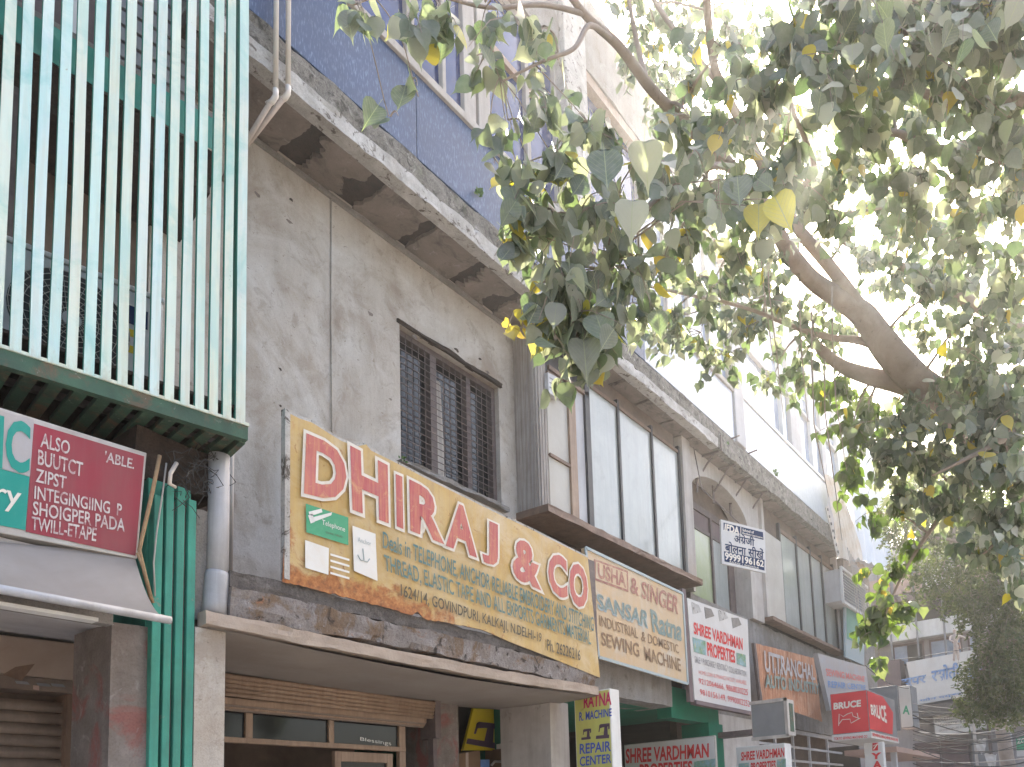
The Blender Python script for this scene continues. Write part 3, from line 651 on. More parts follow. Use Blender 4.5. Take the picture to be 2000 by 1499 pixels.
# rolled shutter over the shop front: curved slats stacked down the coil
zA, zB = PY(600, 1378, 4.9).z, PY(600, 1347, 4.86).z
sh = MB(); sh.box(4.46, 4.52, 4.82, 5.0, 2.3, 2.66); shut = sh.build('rolling_shutter', M['iron'], main, label='rolled up tan shutter above the shop glazing')
for k in range(5):
    z = 2.60-.028*k; yy = 4.83+.006*k
    q = MB(); q.tube([(2.62, yy, z), (4.46, yy, z-.012)], .0165, 8); q.build('slat', M['tanwood'], shut, smooth=True)
for k in range(4):
    q = MB(); q.box(2.64, 4.44, 4.90+.012*k, 4.93+.012*k, 2.43-.012*k, 2.475-.012*k); q.build('slat', M['shutter' if k % 2 else 'tanwood'], shut, bevel=.003)
q = MB(); q.box(2.60, 2.625, 4.80, 4.86, .1, 2.49); q.build('guide_rail', M['greyface'], shut)
q = MB(); q.box(4.47, 4.51, 4.86, 4.92, .1, 2.45); q.build('guide_rail', M['iron'], shut)
# porch of the next shop, painted green
m = MB(); m.box(5.72, 9.0, 4.75, 7.6, 2.84, 2.9); m.build('porch_ceiling', M['porchgreen'], main)
m = MB(); m.box(5.75, 9.2, 7.5, 7.6, .1, 2.84); m.box(5.72, 5.8, 5.01, 7.5, .1, 2.84); m.build('porch_wall', M['porchgreen'], main)
m = MB(); m.box(7.9, 9.15, 4.55, 4.75, 2.72, 3.1); m.box(8.75, 9.15, 4.5, 4.9, .1, 2.719); m.build('porch_beam', M['porchgreen'], main)
m = MB(); m.box(9.5, 10.9, 4.75, 5.0, .1, 2.93); m.build('pier', M['cream'], main, label='plain pale pier under the rusted sign')
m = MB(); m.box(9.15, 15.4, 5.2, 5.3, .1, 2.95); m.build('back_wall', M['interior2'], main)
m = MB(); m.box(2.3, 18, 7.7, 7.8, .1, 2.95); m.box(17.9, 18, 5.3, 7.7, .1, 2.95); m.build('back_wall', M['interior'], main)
# next shop under the rusted sign: lit tube, shelves
sh3 = MB(); sh3.box(10.95, 15.3, 4.85, 4.9, 2.86, 2.925); s3 = sh3.build('shop_front', M['greywall'], main, label='pale framed shop front with shelf goods far along')
for z in (2.62, 2.38):
    q = MB(); q.box(10.95, 15.3, 4.86, 4.89, z-.02, z+.02); q.build('rail', M['greywall'], s3)
for a in (10.97, 11.8, 12.6, 13.4, 14.4):
    q = MB(); q.box(a, a+.05, 4.855, 4.895, .1, 2.86); q.build('post', M['greywall'], s3)
for k in range(9):
    a = 11.05+k*.3; q = MB(); q.box(a, a+.24, 4.98, 5.1, 1.95, 2.30-.03*(k % 3)); q.build('shelf_box', M[('terracotta', 'signyellow', 'creampane', 'bluepale', 'bluepale', 'lime', 'cream', 'v_pink', 'bluepale')[k]], s3)

# ================================================================== LEFT BUILDING
left = thing('corner_building', 'dark building at the left edge behind a tall balcony screen of mint slats', 'building', (2.2, 5, 0))
m = MB(); m.box(-4, 2.28, 5.05, 9, 2.9, 12); m.build('wall', M['interior2'], left)
m = MB(); m.box(-4, 1.2, 5.2, 9, .1, 2.9); m.build('wall', M['interior'], left)
BA = R(-11); bd = Vector((math.cos(BA), math.sin(BA), 0)); bn = Vector((-math.sin(BA), math.cos(BA), 0)); BC = Vector((2.23, 3.8, 0))
BM = Matrix.Identity(4)                       # local frame of the skewed balcony: a runs left, b runs inward
for j in range(3): BM[j][0] = -bd[j]; BM[j][1] = bn[j]; BM[j][3] = BC[j]
def BB(*a): q = MB(BM); q.box(*a); return q
fr = BB(-.012, 2.6, -.012, .03, 3.66, 3.735)
bal = fr.build('balcony', M['green'], left, label='skewed balcony with green steel edge frame')
for a in (0, ):
    q = MB(BM); q.box(-.014, .016, .031, .62, 3.655, 3.73); q.build('edge_frame', M['green'], bal)
q = BB(-.016, 2.6, -.018, .05, 3.736, 3.752); q.build('edge_frame', M['mint'], bal)
# steel strips of the balcony floor seen from below
for k in range(27):
    a = .05+k*.092
    q = MB(BM); q.bar((a, .032, 3.69), (a+.035, .74, 3.70), .05, .03); q.build('floor_strip', M['green'], bal)
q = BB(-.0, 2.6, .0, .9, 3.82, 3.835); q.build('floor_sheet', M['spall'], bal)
for b in (.3, .55):
    q = BB(0, 2.6, b, b+.03, 3.735, 3.765); q.build('floor_beam', M['iron'], bal)
# sixteen tall slats
rs = random.Random(3)
for k in range(24):
    a = .006+k*.0655 + rs.uniform(-.002, .002); wd = .0405 if k else .046
    q = MB(BM); lean = rs.uniform(-.002, .0035)
    z0, z1 = 3.74, 7.4
    N = 8
    for j in range(N):                        # front and sides, slightly bowed
        za, zb = z0+(z1-z0)*j/N, z0+(z1-z0)*(j+1)/N
        ba = .006*nz((k*3.3, za*.8, 0))+lean*(za-3.7); bb = .006*nz((k*3.3, zb*.8, 0))+lean*(zb-3.7)
        A = [(a+ba, -.02, za), (a+wd+ba, -.02, za), (a+wd+ba, .008, za), (a+ba, .008, za)]
        B = [(a+bb, -.02, zb), (a+wd+bb, -.02, zb), (a+wd+bb, .008, zb), (a+bb, .008, zb)]
        q.quad(A[0], A[1], B[1], B[0], 0); q.quad(A[1], A[2], B[2], B[1], 1); q.quad(A[2], A[3], B[3], B[2], 1); q.quad(A[3], A[0], B[0], B[3], 1)
    q.build('slat', [M['mint'], M['teal']], bal)
for b in (.1, ):
    q = BB(.015, .04, .03, .05, 3.74, 7.4); q.build('post', M['teal'], bal)
# second floor slab with its teal painted edge, ragged underneath
def tz(s): return 5.72+.02*math.sin(s*9)
q = MB(BM); 
q.grid(lambda s, t: Vector((s*2.8-.02, .50+.012*nz((s*20, t*3, 1)), 5.66+.012*nz((s*30, 0, 2))+t*.21)), 60, 3); q.build('slab_edge', M['teal'], left, fixn=False)
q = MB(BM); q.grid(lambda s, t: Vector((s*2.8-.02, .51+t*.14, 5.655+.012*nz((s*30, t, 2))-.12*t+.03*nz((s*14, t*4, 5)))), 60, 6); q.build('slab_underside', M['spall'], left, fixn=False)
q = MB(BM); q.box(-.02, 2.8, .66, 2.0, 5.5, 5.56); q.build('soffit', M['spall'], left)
q = MB(BM); q.box(-.02, 2.8, .52, 2.0, 5.88, 5.92); q.build('floor_slab', M['concrete'], left)
q = MB(BM); q.box(-.03, 2.8, 1.0, 1.05, 5.92, 9.0); q.build('wall', M['mauve'], left)
for k in range(14):                            # grey louvre boards at the upper right
    q = MB(BM); z = 6.0+k*.11; q.box(.02, .45, .93, .945, z, z+.085); q.build('louvre', M['greyface'], left)
q = MB(BM); q.box(.62, .66, .9, .95, 5.95, 8); q.build('window_frame', M['white'], left)
q = MB(BM); q.box(.9, .93, .6, .63, 3.85, 5.5); q.build('post', M['iron'], left)
q = MB(BM); q.box(-.03, .02, .1, .16, 3.74, 7.4); q.build('post', M['teal'], left, label='teal corner post behind the slats')
# outdoor air conditioning units on the balcony
def ac_unit(a0, a1, lab, label_panel):
    base = BM @ Vector(((a0+a1)/2, .42, 3.88))
    t = thing('air_conditioner', lab, 'air conditioner', base)
    z0, z1, b0, b1 = 3.88, 4.485, .33, .6
    q = BB(a0, a1, b0, b1, z0, z1-.03); q.build('casing', M['acwhite'], t, bevel=.008)
    q = BB(a0-.006, a1+.006, b0-.006, b1, z1-.028, z1); q.build('lid', M['acwhite'], t, bevel=.006)
    ca, cz, rr = a1-.02-.285, z0+.29, .25
    q = MB(BM); q.tube([(ca, b0-.004, cz), (ca, b0+.002, cz)], [rr, rr], 32); q.build('fan_opening', M['black'], t)
    q = MB(BM)
    for i in range(9):
        r = .03+.027*i; q.tube([(ca+r*math.cos(x), b0-.014, cz+r*math.sin(x)) for x in [2*math.pi*j/28 for j in range(29)]], .0022, 4, cap=False)
    for i in range(28):
        x = 2*math.pi*i/28; q.tube([(ca+.03*math.cos(x), b0-.014, cz+.03*math.sin(x)), (ca+rr*math.cos(x+.5), b0-.012, cz+rr*math.sin(x+.5))], .0016, 4)
    q.build('fan_grille', M['silver'], t)
    q = MB(BM); q.tube([(ca, b0-.02, cz), (ca, b0-.012, cz)], .04, 16); q.build('hub', M['acwhite'], t)
    if label_panel:
        q = BB(a0+.07, a0+.17, b0-.003, b0, cz+.10, cz+.20); q.build('label', M['navy'], t)
        for zz in (0.03, -.06):
            q = BB(a0+.12, a0+.17, b0-.003, b0, cz+zz, cz+zz+.04); q.build('label', M['signyellow'], t)
    return t
ac_unit(.30, 1.0, 'white outdoor unit with warning stickers behind the slats, above the crimson sign', True)
ac_unit(1.02, 1.7, 'second white outdoor unit cut off by the left edge of the photo', False)
# piers of the left building
q = rough_beam(PY(216, 1300, 4.02).x, PY(293, 1300, 4.02).x, 4.02, 4.4, .1, 2.62, .05, .006, 61); q.build('pier', M['redpillar'], left, label='grey plaster pier with a worn red patch')
q = rough_beam(1.2, 2.45, 4.42, 4.5, 2.95, 3.9, .06, .01, 62); q.build('wall', M['spall'], left)
def gx(u): return PY(u, 1300, 4.0).x
rough_beam(gx(270), gx(440), 4.08, 4.42, 3.41, 3.66, .03, .014, 64).build('broken_masonry', M['spall'], left)
gp = MB(); gp.box(gx(293), gx(378.5), 4.055, 4.42, .1, 3.40); gpil = gp.build('pier', M['greenpillar'], left, label='pier clad in vertical green strips')
for a, b, zt_ in ((294, 312, 3.30), (318, 333, 3.36), (340, 355, 3.38), (362, 378, 3.33)):
    q = MB(); q.box(gx(a), gx(b), 3.995, 4.062, .1, zt_); q.build('cladding_strip', M['greenpillar'], gpil, bevel=.004)
for a, b in ((333, 340), (355, 362)):
    q = MB(); q.box(gx(a)+.002, gx(b)-.002, 4.02, 4.052, .1, 3.3); q.build('recess_strip', M['iron'], gpil)
q = rough_beam(PY(380, 1100, 4.05).x, PY(404, 1100, 4.05).x, 4.05, 4.4, 2.72, 3.3, .03, .012, 63); q.build('broken_masonry', M['concrete'], left)
# shop of the left building
m = MB(); m.prism([PY(-150, 1222, 4.88), PY(189, 1262, 4.88), PY(189, 1335, 4.88), PY(-150, 1300, 4.88)], (0, .3, 0))
sb = m.build('shutter_box', M['shutterbox'], left, label='beige shutter box with torn stickers', bevel=.006)
m = MB(); m.prism([PY(-150, 1302, 4.88), PY(189, 1337, 4.88), PY(186, 1358, 4.93), PY(-150, 1332, 4.93)], (0, .2, 0)); m.build('lower_trim', M['shutter'], sb)
patch(sb, M['brownwood'], QY(4.88, (5, 1318), (30, 1303), (68, 1297), (42, 1330)), .002, 'torn_sticker')
for u, v in ((28, 1330), (70, 1334), (98, 1335)): patch(sb, M['greyface'], QY(4.88, (u, v), (u+25, v+2), (u+30, v+8), (u+4, v+6)), .003, 'torn_sticker')
for u, v in ((64, 1339), (144, 1347)): patch(sb, M['terracotta'], QY(4.88, (u, v), (u+12, v+1), (u+12, v+10), (u, v+8)), .0035, 'orange_tag')
slt = MB(); slt.box(-2, 2.0, 5.10, 5.15, .1, 2.5); rsh = slt.build('rolling_shutter', M['shutter'], left, label='closed rusty brown rolling shutter')
xr = PY(124, 1420, 5.02).x
for k in range(14):
    z = 2.31-.064*k
    q = MB(); q.grid(lambda s, t, z=z: Vector((-1+s*(xr+1), 5.03-.016*math.sin(math.pi*t), z+t*.060)), 2, 6); q.build('slat', M['shutter'], rsh, smooth=True, fixn=False)
xq = [PY(u, 1430, 5.0).x for u in (124, 140, 141, 170)]
q = MB(); q.box(xq[0], xq[1], 4.97, 5.1, .1, 2.44); q.build('guide_rail', M['brownwood'], rsh)
q = MB(); q.box(xq[2], xq[3], 4.99, 5.15, .1, 2.42); q.build('pier', M['greywall'], left, label='narrow whitish pier beside the shutter')
q = MB(); q.box(xq[3], 2.25, 5.1, 5.2, .1, 2.95); q.build('wall', M['interior'], left)
# garland of dried leaves in the gap
g = MB(); rg = random.Random(5); gx0 = PY(200, 1430, 4.2)
for k in range(70):
    c = Vector((gx0.x+rg.uniform(-.018, .018), 4.2+rg.uniform(-.02, .02), 1.75+k*.0105)); a = rg.uniform(0, 6.28); d = Vector((math.cos(a), math.sin(a)*.5, rg.uniform(-.6, .3)))*.022; e = d.cross(Vector((0, 1, .3))).normalized()*.008
    g.add([c-e, c+d-e*.3, c+d*1.3, c+e], [(0, 1, 2, 3)])
mg = mat('dry_garland_leaves', (.10, .15, .03), (.16, .10, .03), 40, bump=0); g.top('garland', mg, 'thin hanging garland of dry green leaves beside the closed shutter', 'garland')
# soffit over the left shop
q = MB(); q.quad((-3, 3.98, 2.60), (1.72, 3.98, 2.60), (2.0, 5.1, 2.72), (-3, 5.1, 2.72)); q.box(-3, 1.7, 3.99, 4.3, 2.73, 2.9); q.build('soffit', M['greywall'], left)

# awning
aw = thing('awning', 'curved sheet steel awning with rolled front edge above the left shutter', 'awning', (1.2, 4.3, 2.9))
A0, A1 = PY(-200, 1108, 3.6), PY(333, 1207, 3.6); B0 = PY(-200, 1040, 3.97); B1 = PY(262, 1083, 3.97)
def awf(s, t):
    a = A0.lerp(A1, s); b = B0.lerp(B1, s); k = t
    p = a.lerp(b, k); p.z = a.z+(b.z-a.z)*(k**1.9)*1.0; return p
q = MB(); q.grid(awf, 20, 14); q.build('sheet', M['awning'], aw, smooth=True, fixn=False)
q = MB(); q.tube([A0+Vector((0, 0, -.012)), A1+Vector((0, 0, -.012))], .018, 12); q.build('rolled_edge', M['pvc'], aw, smooth=True)
q = MB(); e0 = A1+Vector((-.02, .3, -.02)); q.box(-1, A1.x-.25, 3.68, 3.74, A1.z-.05, A1.z-.035); q.build('batten', M['white'], aw)
q = MB(); q.box(-1, A1.x-.1, 3.9, 3.96, A1.z+.0, A1.z+.05); q.build('beam', M['concrete'], aw)

# red shop sign
rsg = thing('shop_sign', 'crimson and teal haberdashery sign with white capitals above the steel awning', 'sign', (1.6, 4.3, 3.3))
YR = 3.95
c4 = [(-220, 728), (287, 885), (268, 1092), (-220, 1000)]
# the board leans: top out, bottom in
def RQ(*uv, y=3.95): return [PY(u, v, y) for u, v in uv]
q = MB(); q.prism(RQ(*c4), (0, .1, 0)); q.build('box', M['silver'], rsg, bevel=.004)
patch(rsg, M['crimson'], RQ((66, 828), (281, 892), (264, 1086), (50, 1039)), .003, 'panel')
patch(rsg, M['palesign'], RQ((-200, 745), (66, 822), (58, 931), (-200, 860)), .003, 'panel')
patch(rsg, M['signteal'], RQ((-200, 862), (57, 932), (49, 1036), (-200, 990)), .003, 'panel')
lettering(rsg, M['signteal'], 'IC', RQ((-2, 815), (57, 832), (54, 924), (-6, 912)), .006, .03)
lettering(rsg, M['p_white'], 'ry', RQ((-8, 953), (40, 965), (34, 1004), (-12, 994)), .006, .01)
for s, c in (('ALSO', ((80, 846), (136, 864), (134, 889), (78, 874))), ("'ABLE.", ((205, 882), (262, 898), (260, 917), (203, 903))), ('BUUTCT', ((74, 879), (161, 905), (159, 932), (73, 908))),
             ('ZIPST', ((70, 916), (129, 932), (127, 956), (69, 942))), ('INTEGINGIING  P', ((67, 950), (237, 986), (236, 1009), (66, 975))),
             ('SHOIGPER PADA', ((64, 980), (243, 1015), (242, 1040), (63, 1006))), ('TWILL-ETAPE', ((61, 1010), (188, 1033), (186, 1058), (60, 1035)))):
    lettering(rsg, M['l_white'], s, RQ(*c), .006, .012)
# tan cables looping down beside the sign
for i, (pts, r, mt) in enumerate(((((312, 890), (300, 950), (282, 1030), (272, 1075), (285, 1130), (296, 1172)), .009, 'rope'), (((325, 905), (318, 960), (306, 1040), (300, 1100), (303, 1165)), .004, 'palecable'), (((268, 1080), (280, 1110), (290, 1150), (299, 1178)), .007, 'rope'))):
    m = MB(); P = [PY(u, v, 3.93 if i != 1 else 3.98) for u, v in pts]; m.tube(P, r, 6)
    m.top('cable', M[mt], ('thick tan cable bundle hanging right of the crimson sign', 'thin pale wire hanging in front of the green pier', 'short frayed cable end below the corner of the crimson sign')[i], 'cable', smooth=True)
m = MB(); m.tube([PY(345, 905, 3.97), PY(333, 925, 3.95), PY(331, 945, 3.95), PY(342, 952, 3.97)], .01, 8); m.top('pipe_stub', M['creampipe'], 'small curved pale pipe end under the balcony corner', 'pipe', smooth=True)
# cobwebbed wires in the corner under the balcony
m = MB(); rg = random.Random(9)
for k in range(26):
    p = PY(330+rg.uniform(0, 80), 870+rg.uniform(0, 90), 3.9+rg.uniform(0, .2)); pts = [p]
    for j in range(6): pts.append(pts[-1]+Vector((rg.uniform(-.05, .05), rg.uniform(-.03, .03), rg.uniform(-.06, .04))))
    m.tube(pts, .0022, 4)
m.top('wire_tangle', M['cable'], 'tangle of dusty wires under the balcony corner by the downpipe', 'wires', kind='stuff')

# pipes
dp = thing('downpipe', 'fat grey plastic downpipe ending on the canopy beside the green pier', 'pipe', (2.22, 4.02, 2.76))
xp = PY(427, 1000, 4.03).x
q = MB(); q.tube([(xp, 4.03, 3.64), (xp, 4.03, 3.3), (xp, 4.03, 2.97)], .052, 16); q.build('pipe', M['pvc'], dp, smooth=True)
q = MB(); q.tube([(xp, 4.03, 2.985), (xp-.003, 4.03, 2.96), (xp-.008, 4.03, 2.88), (xp-.012, 4.03, 2.82), (xp-.018, 4.03, 2.755)], [.056, .060, .060, .058, .061], 16); q.build('socket', M['pvc'], dp, smooth=True)
m = MB(); m.tube([(2.82, 4.96, 4.6), (2.82, 4.96, 3.33)], .017, 10); m.top('wall_pipe', M['creampipe'], 'slim cream pipe running down the cement wall left of the yellow sign', 'pipe', smooth=True)
for i, (u, r) in enumerate(((539, .0165), (563, .0165))):
    t = thing('water_pipe', ('left one of two cream pipes crossing the concrete ledge beside the slats', 'right one of two cream pipes crossing the concrete ledge beside the slats')[i], 'pipe', PY(u, 170, 4.40))
    x = PY(u, 100, 4.40).x; zb = (6.47, 6.57)[i]
    q = MB(); q.tube([(x, 4.40, 8.6), (x, 4.40, zb)], r, 12); q.build('pipe', M['creampipe'], t, smooth=True)
    q = MB(); q.tube([(x, 4.40, zb+.05), (x, 4.40, zb), (x-.01, 4.42, zb-.035), (x-.03, 4.45, zb-.06)], r*1.12, 12); q.build('elbow', M['creampipe'], t, smooth=True)
    q = MB(); q.tube([(x-.02, 4.43, zb-.05), (2.62+.03*i, 4.75, zb-.55)], r*.95, 12); q.build('branch_pipe', M['lip'], t, smooth=True)

# ================================================================== SIGNS
# big yellow sign
YD = 3.955
t = thing('shop_sign', 'long rusting yellow sign with big red DHIRAJ & CO lettering on the canopy', 'sign', (4.0, YD, 3.0))
topl = [(565, 808), (585, 818), (610, 826), (640, 845), (668, 862), (700, 872), (716, 868), (724, 880), (760, 898), (830, 934), (880, 958), (960, 998), (1040, 1036), (1100, 1066), (1148, 1090)]
botl = [(552, 1136), (600, 1148), (680, 1168), (760, 1189), (800, 1201), (815, 1196), (830, 1210), (870, 1216), (940, 1230), (960, 1238), (1000, 1256), (1060, 1279), (1120, 1303), (1172, 1324)]
def interp(L, s):
    u0, u1 = L[0][0], L[-1][0]; u = u0+(u1-u0)*s
    for a, b in zip(L, L[1:]):
        if u <= b[0]+1e-6: k = (u-a[0])/(b[0]-a[0]); return (u, a[1]+(b[1]-a[1])*k)
    return L[-1]
q = MB()
def sheet(s, tt, dy=0):
    a = PY(*interp(topl, s), YD); b = PY(*interp(botl, s), YD); p = a.lerp(b, tt)
    jag = .012*nz((p.x*22, 0, 4))+.008*nz((p.x*60, 0, 4)) if tt > .99 and s < .6 else 0
    wav = .004*nz((p.x*2.2, p.z*2, 7))
    return Vector((p.x, YD+dy+wav, p.z+jag))
q.grid(lambda s, tt: sheet(s, tt), 120, 12, 0); q.grid(lambda s, tt: sheet(s, tt, .012), 60, 4, 1)
tl, bl, tr, br = sheet(0, 0), sheet(0, 1), sheet(1, 0), sheet(1, 1)
q.build('sheet', [M['yellow'], M['iron']], t, fixn=False)
def edge_strip(nm, pts, w, mt):
    e = MB()
    for a, b in zip(pts, pts[1:]): e.bar(a+Vector((0, .014, 0)), b+Vector((0, .014, 0)), w, .034)
    e.build(nm, mt, t)
edge_strip('edge', [sheet(s/40, 0, -.002) for s in range(41)], .022, M['whitewash'])
e = MB(); e.box(tl.x-.028, tl.x+.004, YD-.004, YD+.035, bl.z+.02, tl.z+.02); e.build('side_flange', M['whitewash'], t)
e = MB(); e.box(tr.x-.004, br.x+.006, YD+.014, YD+.05, br.z, tr.z); e.build('side_flange', M['iron'], t)
def L(parent, m, s, q, off=.009, grow=0., ref=None): return lettering(parent, m, s, q, off, grow, ref=ref)
for s, c in (('D', ((600, 856), (670, 885), (668, 978), (596, 960))), ('H', ((686, 881), (750, 914), (752, 1016), (690, 992))), ('I', ((773, 934), (780, 937), (782, 1028), (775, 1025))), ('R', ((801, 945), (854, 971), (857, 1056), (803, 1034))), ('A', ((876, 982), (920, 1003), (924, 1084), (873, 1064))),
             ('J', ((944, 1018), (966, 1028), (966, 1106), (944, 1096))), ('&', ((1002, 1054), (1046, 1072), (1048, 1148), (1002, 1126))), ('C', ((1070, 1082), (1102, 1094), (1104, 1168), (1071, 1154))), ('O', ((1111, 1100), (1143, 1114), (1144, 1188), (1112, 1176)))):
    Q = QY(YD, *c)
    L(t, M['p_white'], s, Q, .012, .085, 0.); L(t, M['p_red'], s, Q, .0145, .042, 0.)
L(t, M['p_teal'], 'Deals in TELEPHONE, ANCHOR RELIABLE EMBROIDERY AND STITCHING', QY(YD, (745, 1039), (1157, 1207), (1157, 1238), (745, 1076)), .014, .01)
L(t, M['p_teal'], 'THREAD, ELASTIC TAPE AND ALL EXPORTS GARMENTS MATERIAL', QY(YD, (747, 1084), (1150, 1234), (1152, 1264), (749, 1120)), .014, .01)
L(t, M['p_dark'], '1624/14, GOVINDPURI, KALKAJI, N.DELHI-19', QY(YD, (780, 1142), (1055, 1238), (1055, 1261), (780, 1172)), .014, .012)
L(t, M['p_dark'], 'Ph. 26226216', QY(YD, (1066, 1249), (1131, 1271), (1131, 1291), (1066, 1271)), .014, .012)
g = patch(t, M['p_green'], QY(YD, (595, 985), (678, 1012), (678, 1066), (596, 1041)), .012, 'sticker')
L(t, M['p_sticker'], 'Telephone', QY(YD, (626, 1016), (671, 1031), (671, 1043), (626, 1029)), .0145)
L(t, M['p_dark'], 'SEWING THREAD', QY(YD, (633, 1039), (666, 1048), (666, 1052), (633, 1043)), .0145)
for c in (((600, 1001), (625, 995), (627, 1002), (602, 1010)), ((603, 1013), (646, 1002), (644, 1008), (607, 1022)), ((599, 1008), (607, 1004), (612, 1021), (604, 1024))):
    patch(t, M['p_sticker'], QY(YD, *c), .0145, 'print')
patch(t, M['p_sticker'], QY(YD, (593.4, 1056), (640, 1072), (639, 1124), (594, 1110)), .012, 'sticker')
patch(t, M['p_sticker'], QY(YD, (686, 1028), (731, 1044), (735, 1136), (689, 1116)), .012, 'sticker')
for k in range(4): patch(t, M['p_sticker'], QY(YD, (643, 1082+k*12), (680, 1093+k*12), (680, 1097+k*12), (643, 1086+k*12)), .012, 'print')
L(t, M['s_pale'], 'Anchor', QY(YD, (696, 1050), (722, 1059), (722, 1068), (696, 1059)), .0145)
m = MB(); m.tube([PY(709, 1072, YD-.015), PY(711, 1094, YD-.015)], .003, 5); m.tube([PY(699, 1084, YD-.015), PY(704, 1094, YD-.015), PY(711, 1096, YD-.015), PY(718, 1098, YD-.015), PY(722, 1092, YD-.015)], .003, 5); m.build('print', M['s_pale'], t)

# tan sewing machine sign
YS2 = 4.3
t = thing('shop_sign', 'faded tan sign reading SANSAR Ratna SEWING MACHINE under the larger bay', 'sign', (7.0, YS2, 3.1))
c = [(1143, 1070), (1333, 1160), (1343, 1336), (1169, 1284)]
q = MB(); q.prism(QY(YS2, *c), (0, .05, 0)); q.build('board', M['tan_sign'], t)
def frame(parent, Q, wd, mt, off=.004, sides=(0, 1, 2, 3), th=.012):
    for i in sides:
        a, b = Q[i], Q[(i+1) % 4]; e = MB(); e.bar(a+Vector((0, -off, 0)), b+Vector((0, -off, 0)), th, wd, (0, 0, 1)) if i % 2 == 0 else e.bar(a+Vector((0, -off, 0)), b+Vector((0, -off, 0)), wd, th, (0, 1, 0)); e.build('edge', mt, parent)
frame(t, QY(YS2, *c), .03, M['s_pale'])
patch(t, M['s_maroon'], QY(YS2, (1160, 1092), (1226, 1116), (1227, 1157), (1160, 1133)), .003, 'print'); patch(t, M['tan_sign'], QY(YS2, (1163, 1097), (1223, 1119), (1224, 1152), (1163, 1130)), .0045, 'print')
L(t, M['s_maroon'], 'USHA', QY(YS2, (1167, 1101), (1220, 1121), (1221, 1148), (1167, 1128)), .007, .03)
L(t, M['s_maroon'], '& SINGER', QY(YS2, (1231, 1127), (1325, 1167), (1323, 1200), (1232, 1158)), .005, .02)
L(t, M['s_pale'], 'SANSAR', QY(YS2, (1165, 1160), (1266, 1197), (1264, 1227), (1168, 1190)), .004, .035); L(t, M['s_teal'], 'SANSAR', QY(YS2, (1166, 1160), (1266, 1196), (1263, 1225), (1169, 1188)), .006, .012)
L(t, M['s_teal'], 'Ratna', QY(YS2, (1270, 1192), (1332, 1216), (1330, 1252), (1275, 1234)), .005, .03)
L(t, M['s_brown'], 'INDUSTRIAL', QY(YS2, (1169.5, 1202), (1244, 1228), (1246, 1248), (1171, 1223)), .005, .006)
L(t, M['s_brown'], '& DOMESTIC', QY(YS2, (1252, 1233), (1324, 1260), (1326, 1277), (1252, 1252)), .005, .006)
L(t, M['s_brown'], 'SEWING', QY(YS2, (1173.5, 1235), (1247, 1258), (1248, 1284), (1175, 1260)), .005, .018)
L(t, M['s_brown'], 'MACHINE', QY(YS2, (1257.5, 1264), (1328, 1288), (1329.5, 1312), (1260, 1290)), .005, .018)

# white property sign
t = thing('shop_sign', 'upright white SHREE VARDHMAN PROPERTIES sign with peeling top between the tan and the rusted signs', 'sign', (8.9, 4.3, 2.95))
c = [(1342, 1168), (1460, 1211), (1468, 1390), (1357, 1367)]
q = MB(); q.prism(QY(4.3, *c), (0, .06, 0)); q.build('board', M['whitesign'], t)
e = MB(); a, b = QY(4.3, c[3], c[2]); e.bar(a+Vector((0, .02, -.03)), b+Vector((0, .02, -.03)), .08, .05); e.build('bottom_rail', M['mauve'], t)
e = MB(); a, b = QY(4.3, c[0], c[3]); e.bar(a+Vector((-.06, .03, .1)), b+Vector((-.06, .03, -.03)), .09, .05, (0, 1, 0)); e.build('side_rail', M['mauve'], t)
for s, cc, mt, gr in (('SHREE VARDHMAN', ((1354.4, 1216), (1449.5, 1248), (1450, 1270), (1355, 1238)), 'v_red', .03), ('PROPERTIES', ((1380.5, 1255), (1434.5, 1272), (1435.4, 1295), (1382, 1281)), 'v_red', .03),
                      ('SALE * PURCHASE * RENTING * COLLABORATION', ((1356, 1281), (1457, 1311), (1457, 1323), (1357.4, 1294.5)), 'v_grey', 0.), ('HOME LOAN & FINANCE FACILITY AVAILABLE', ((1364, 1309.5), (1457, 1330.5), (1457.6, 1338.6), (1364.6, 1317)), 'v_pink', 0.),
                      ('9212064666, 9868030225', ((1364, 1325), (1460, 1347), (1460, 1361), (1364.6, 1337)), 'v_red', 0.), ('9810156149, 9990002252', ((1366.4, 1346), (1463.6, 1369.5), (1463.6, 1383), (1367, 1359)), 'v_red', 0.)):
    L(t, M[mt], s, QY(4.3, *cc), .004, gr)
for cc in (((1352, 1245), (1377.5, 1252.5), (1379, 1281), (1355, 1273.5)), ((1437.5, 1275), (1455.5, 1279.5), (1457, 1303.5), (1439, 1297.5))): patch(t, M['photo_print'], QY(4.3, *cc), .004, 'photo')
for k, (u, v) in enumerate(((1350, 1190), (1375, 1198), (1402, 1202), (1428, 1215))):
    e = MB(); e.prism([p+Vector((0, -.003, 0)) for p in QY(4.3, (u, v-14+k*2), (u+14, v-8), (u+20, v+6), (u+3, v+10+k))], (0, .002, 0)); e.build('torn_sticker', M['concrete' if k % 2 else 'whitewash'], t)

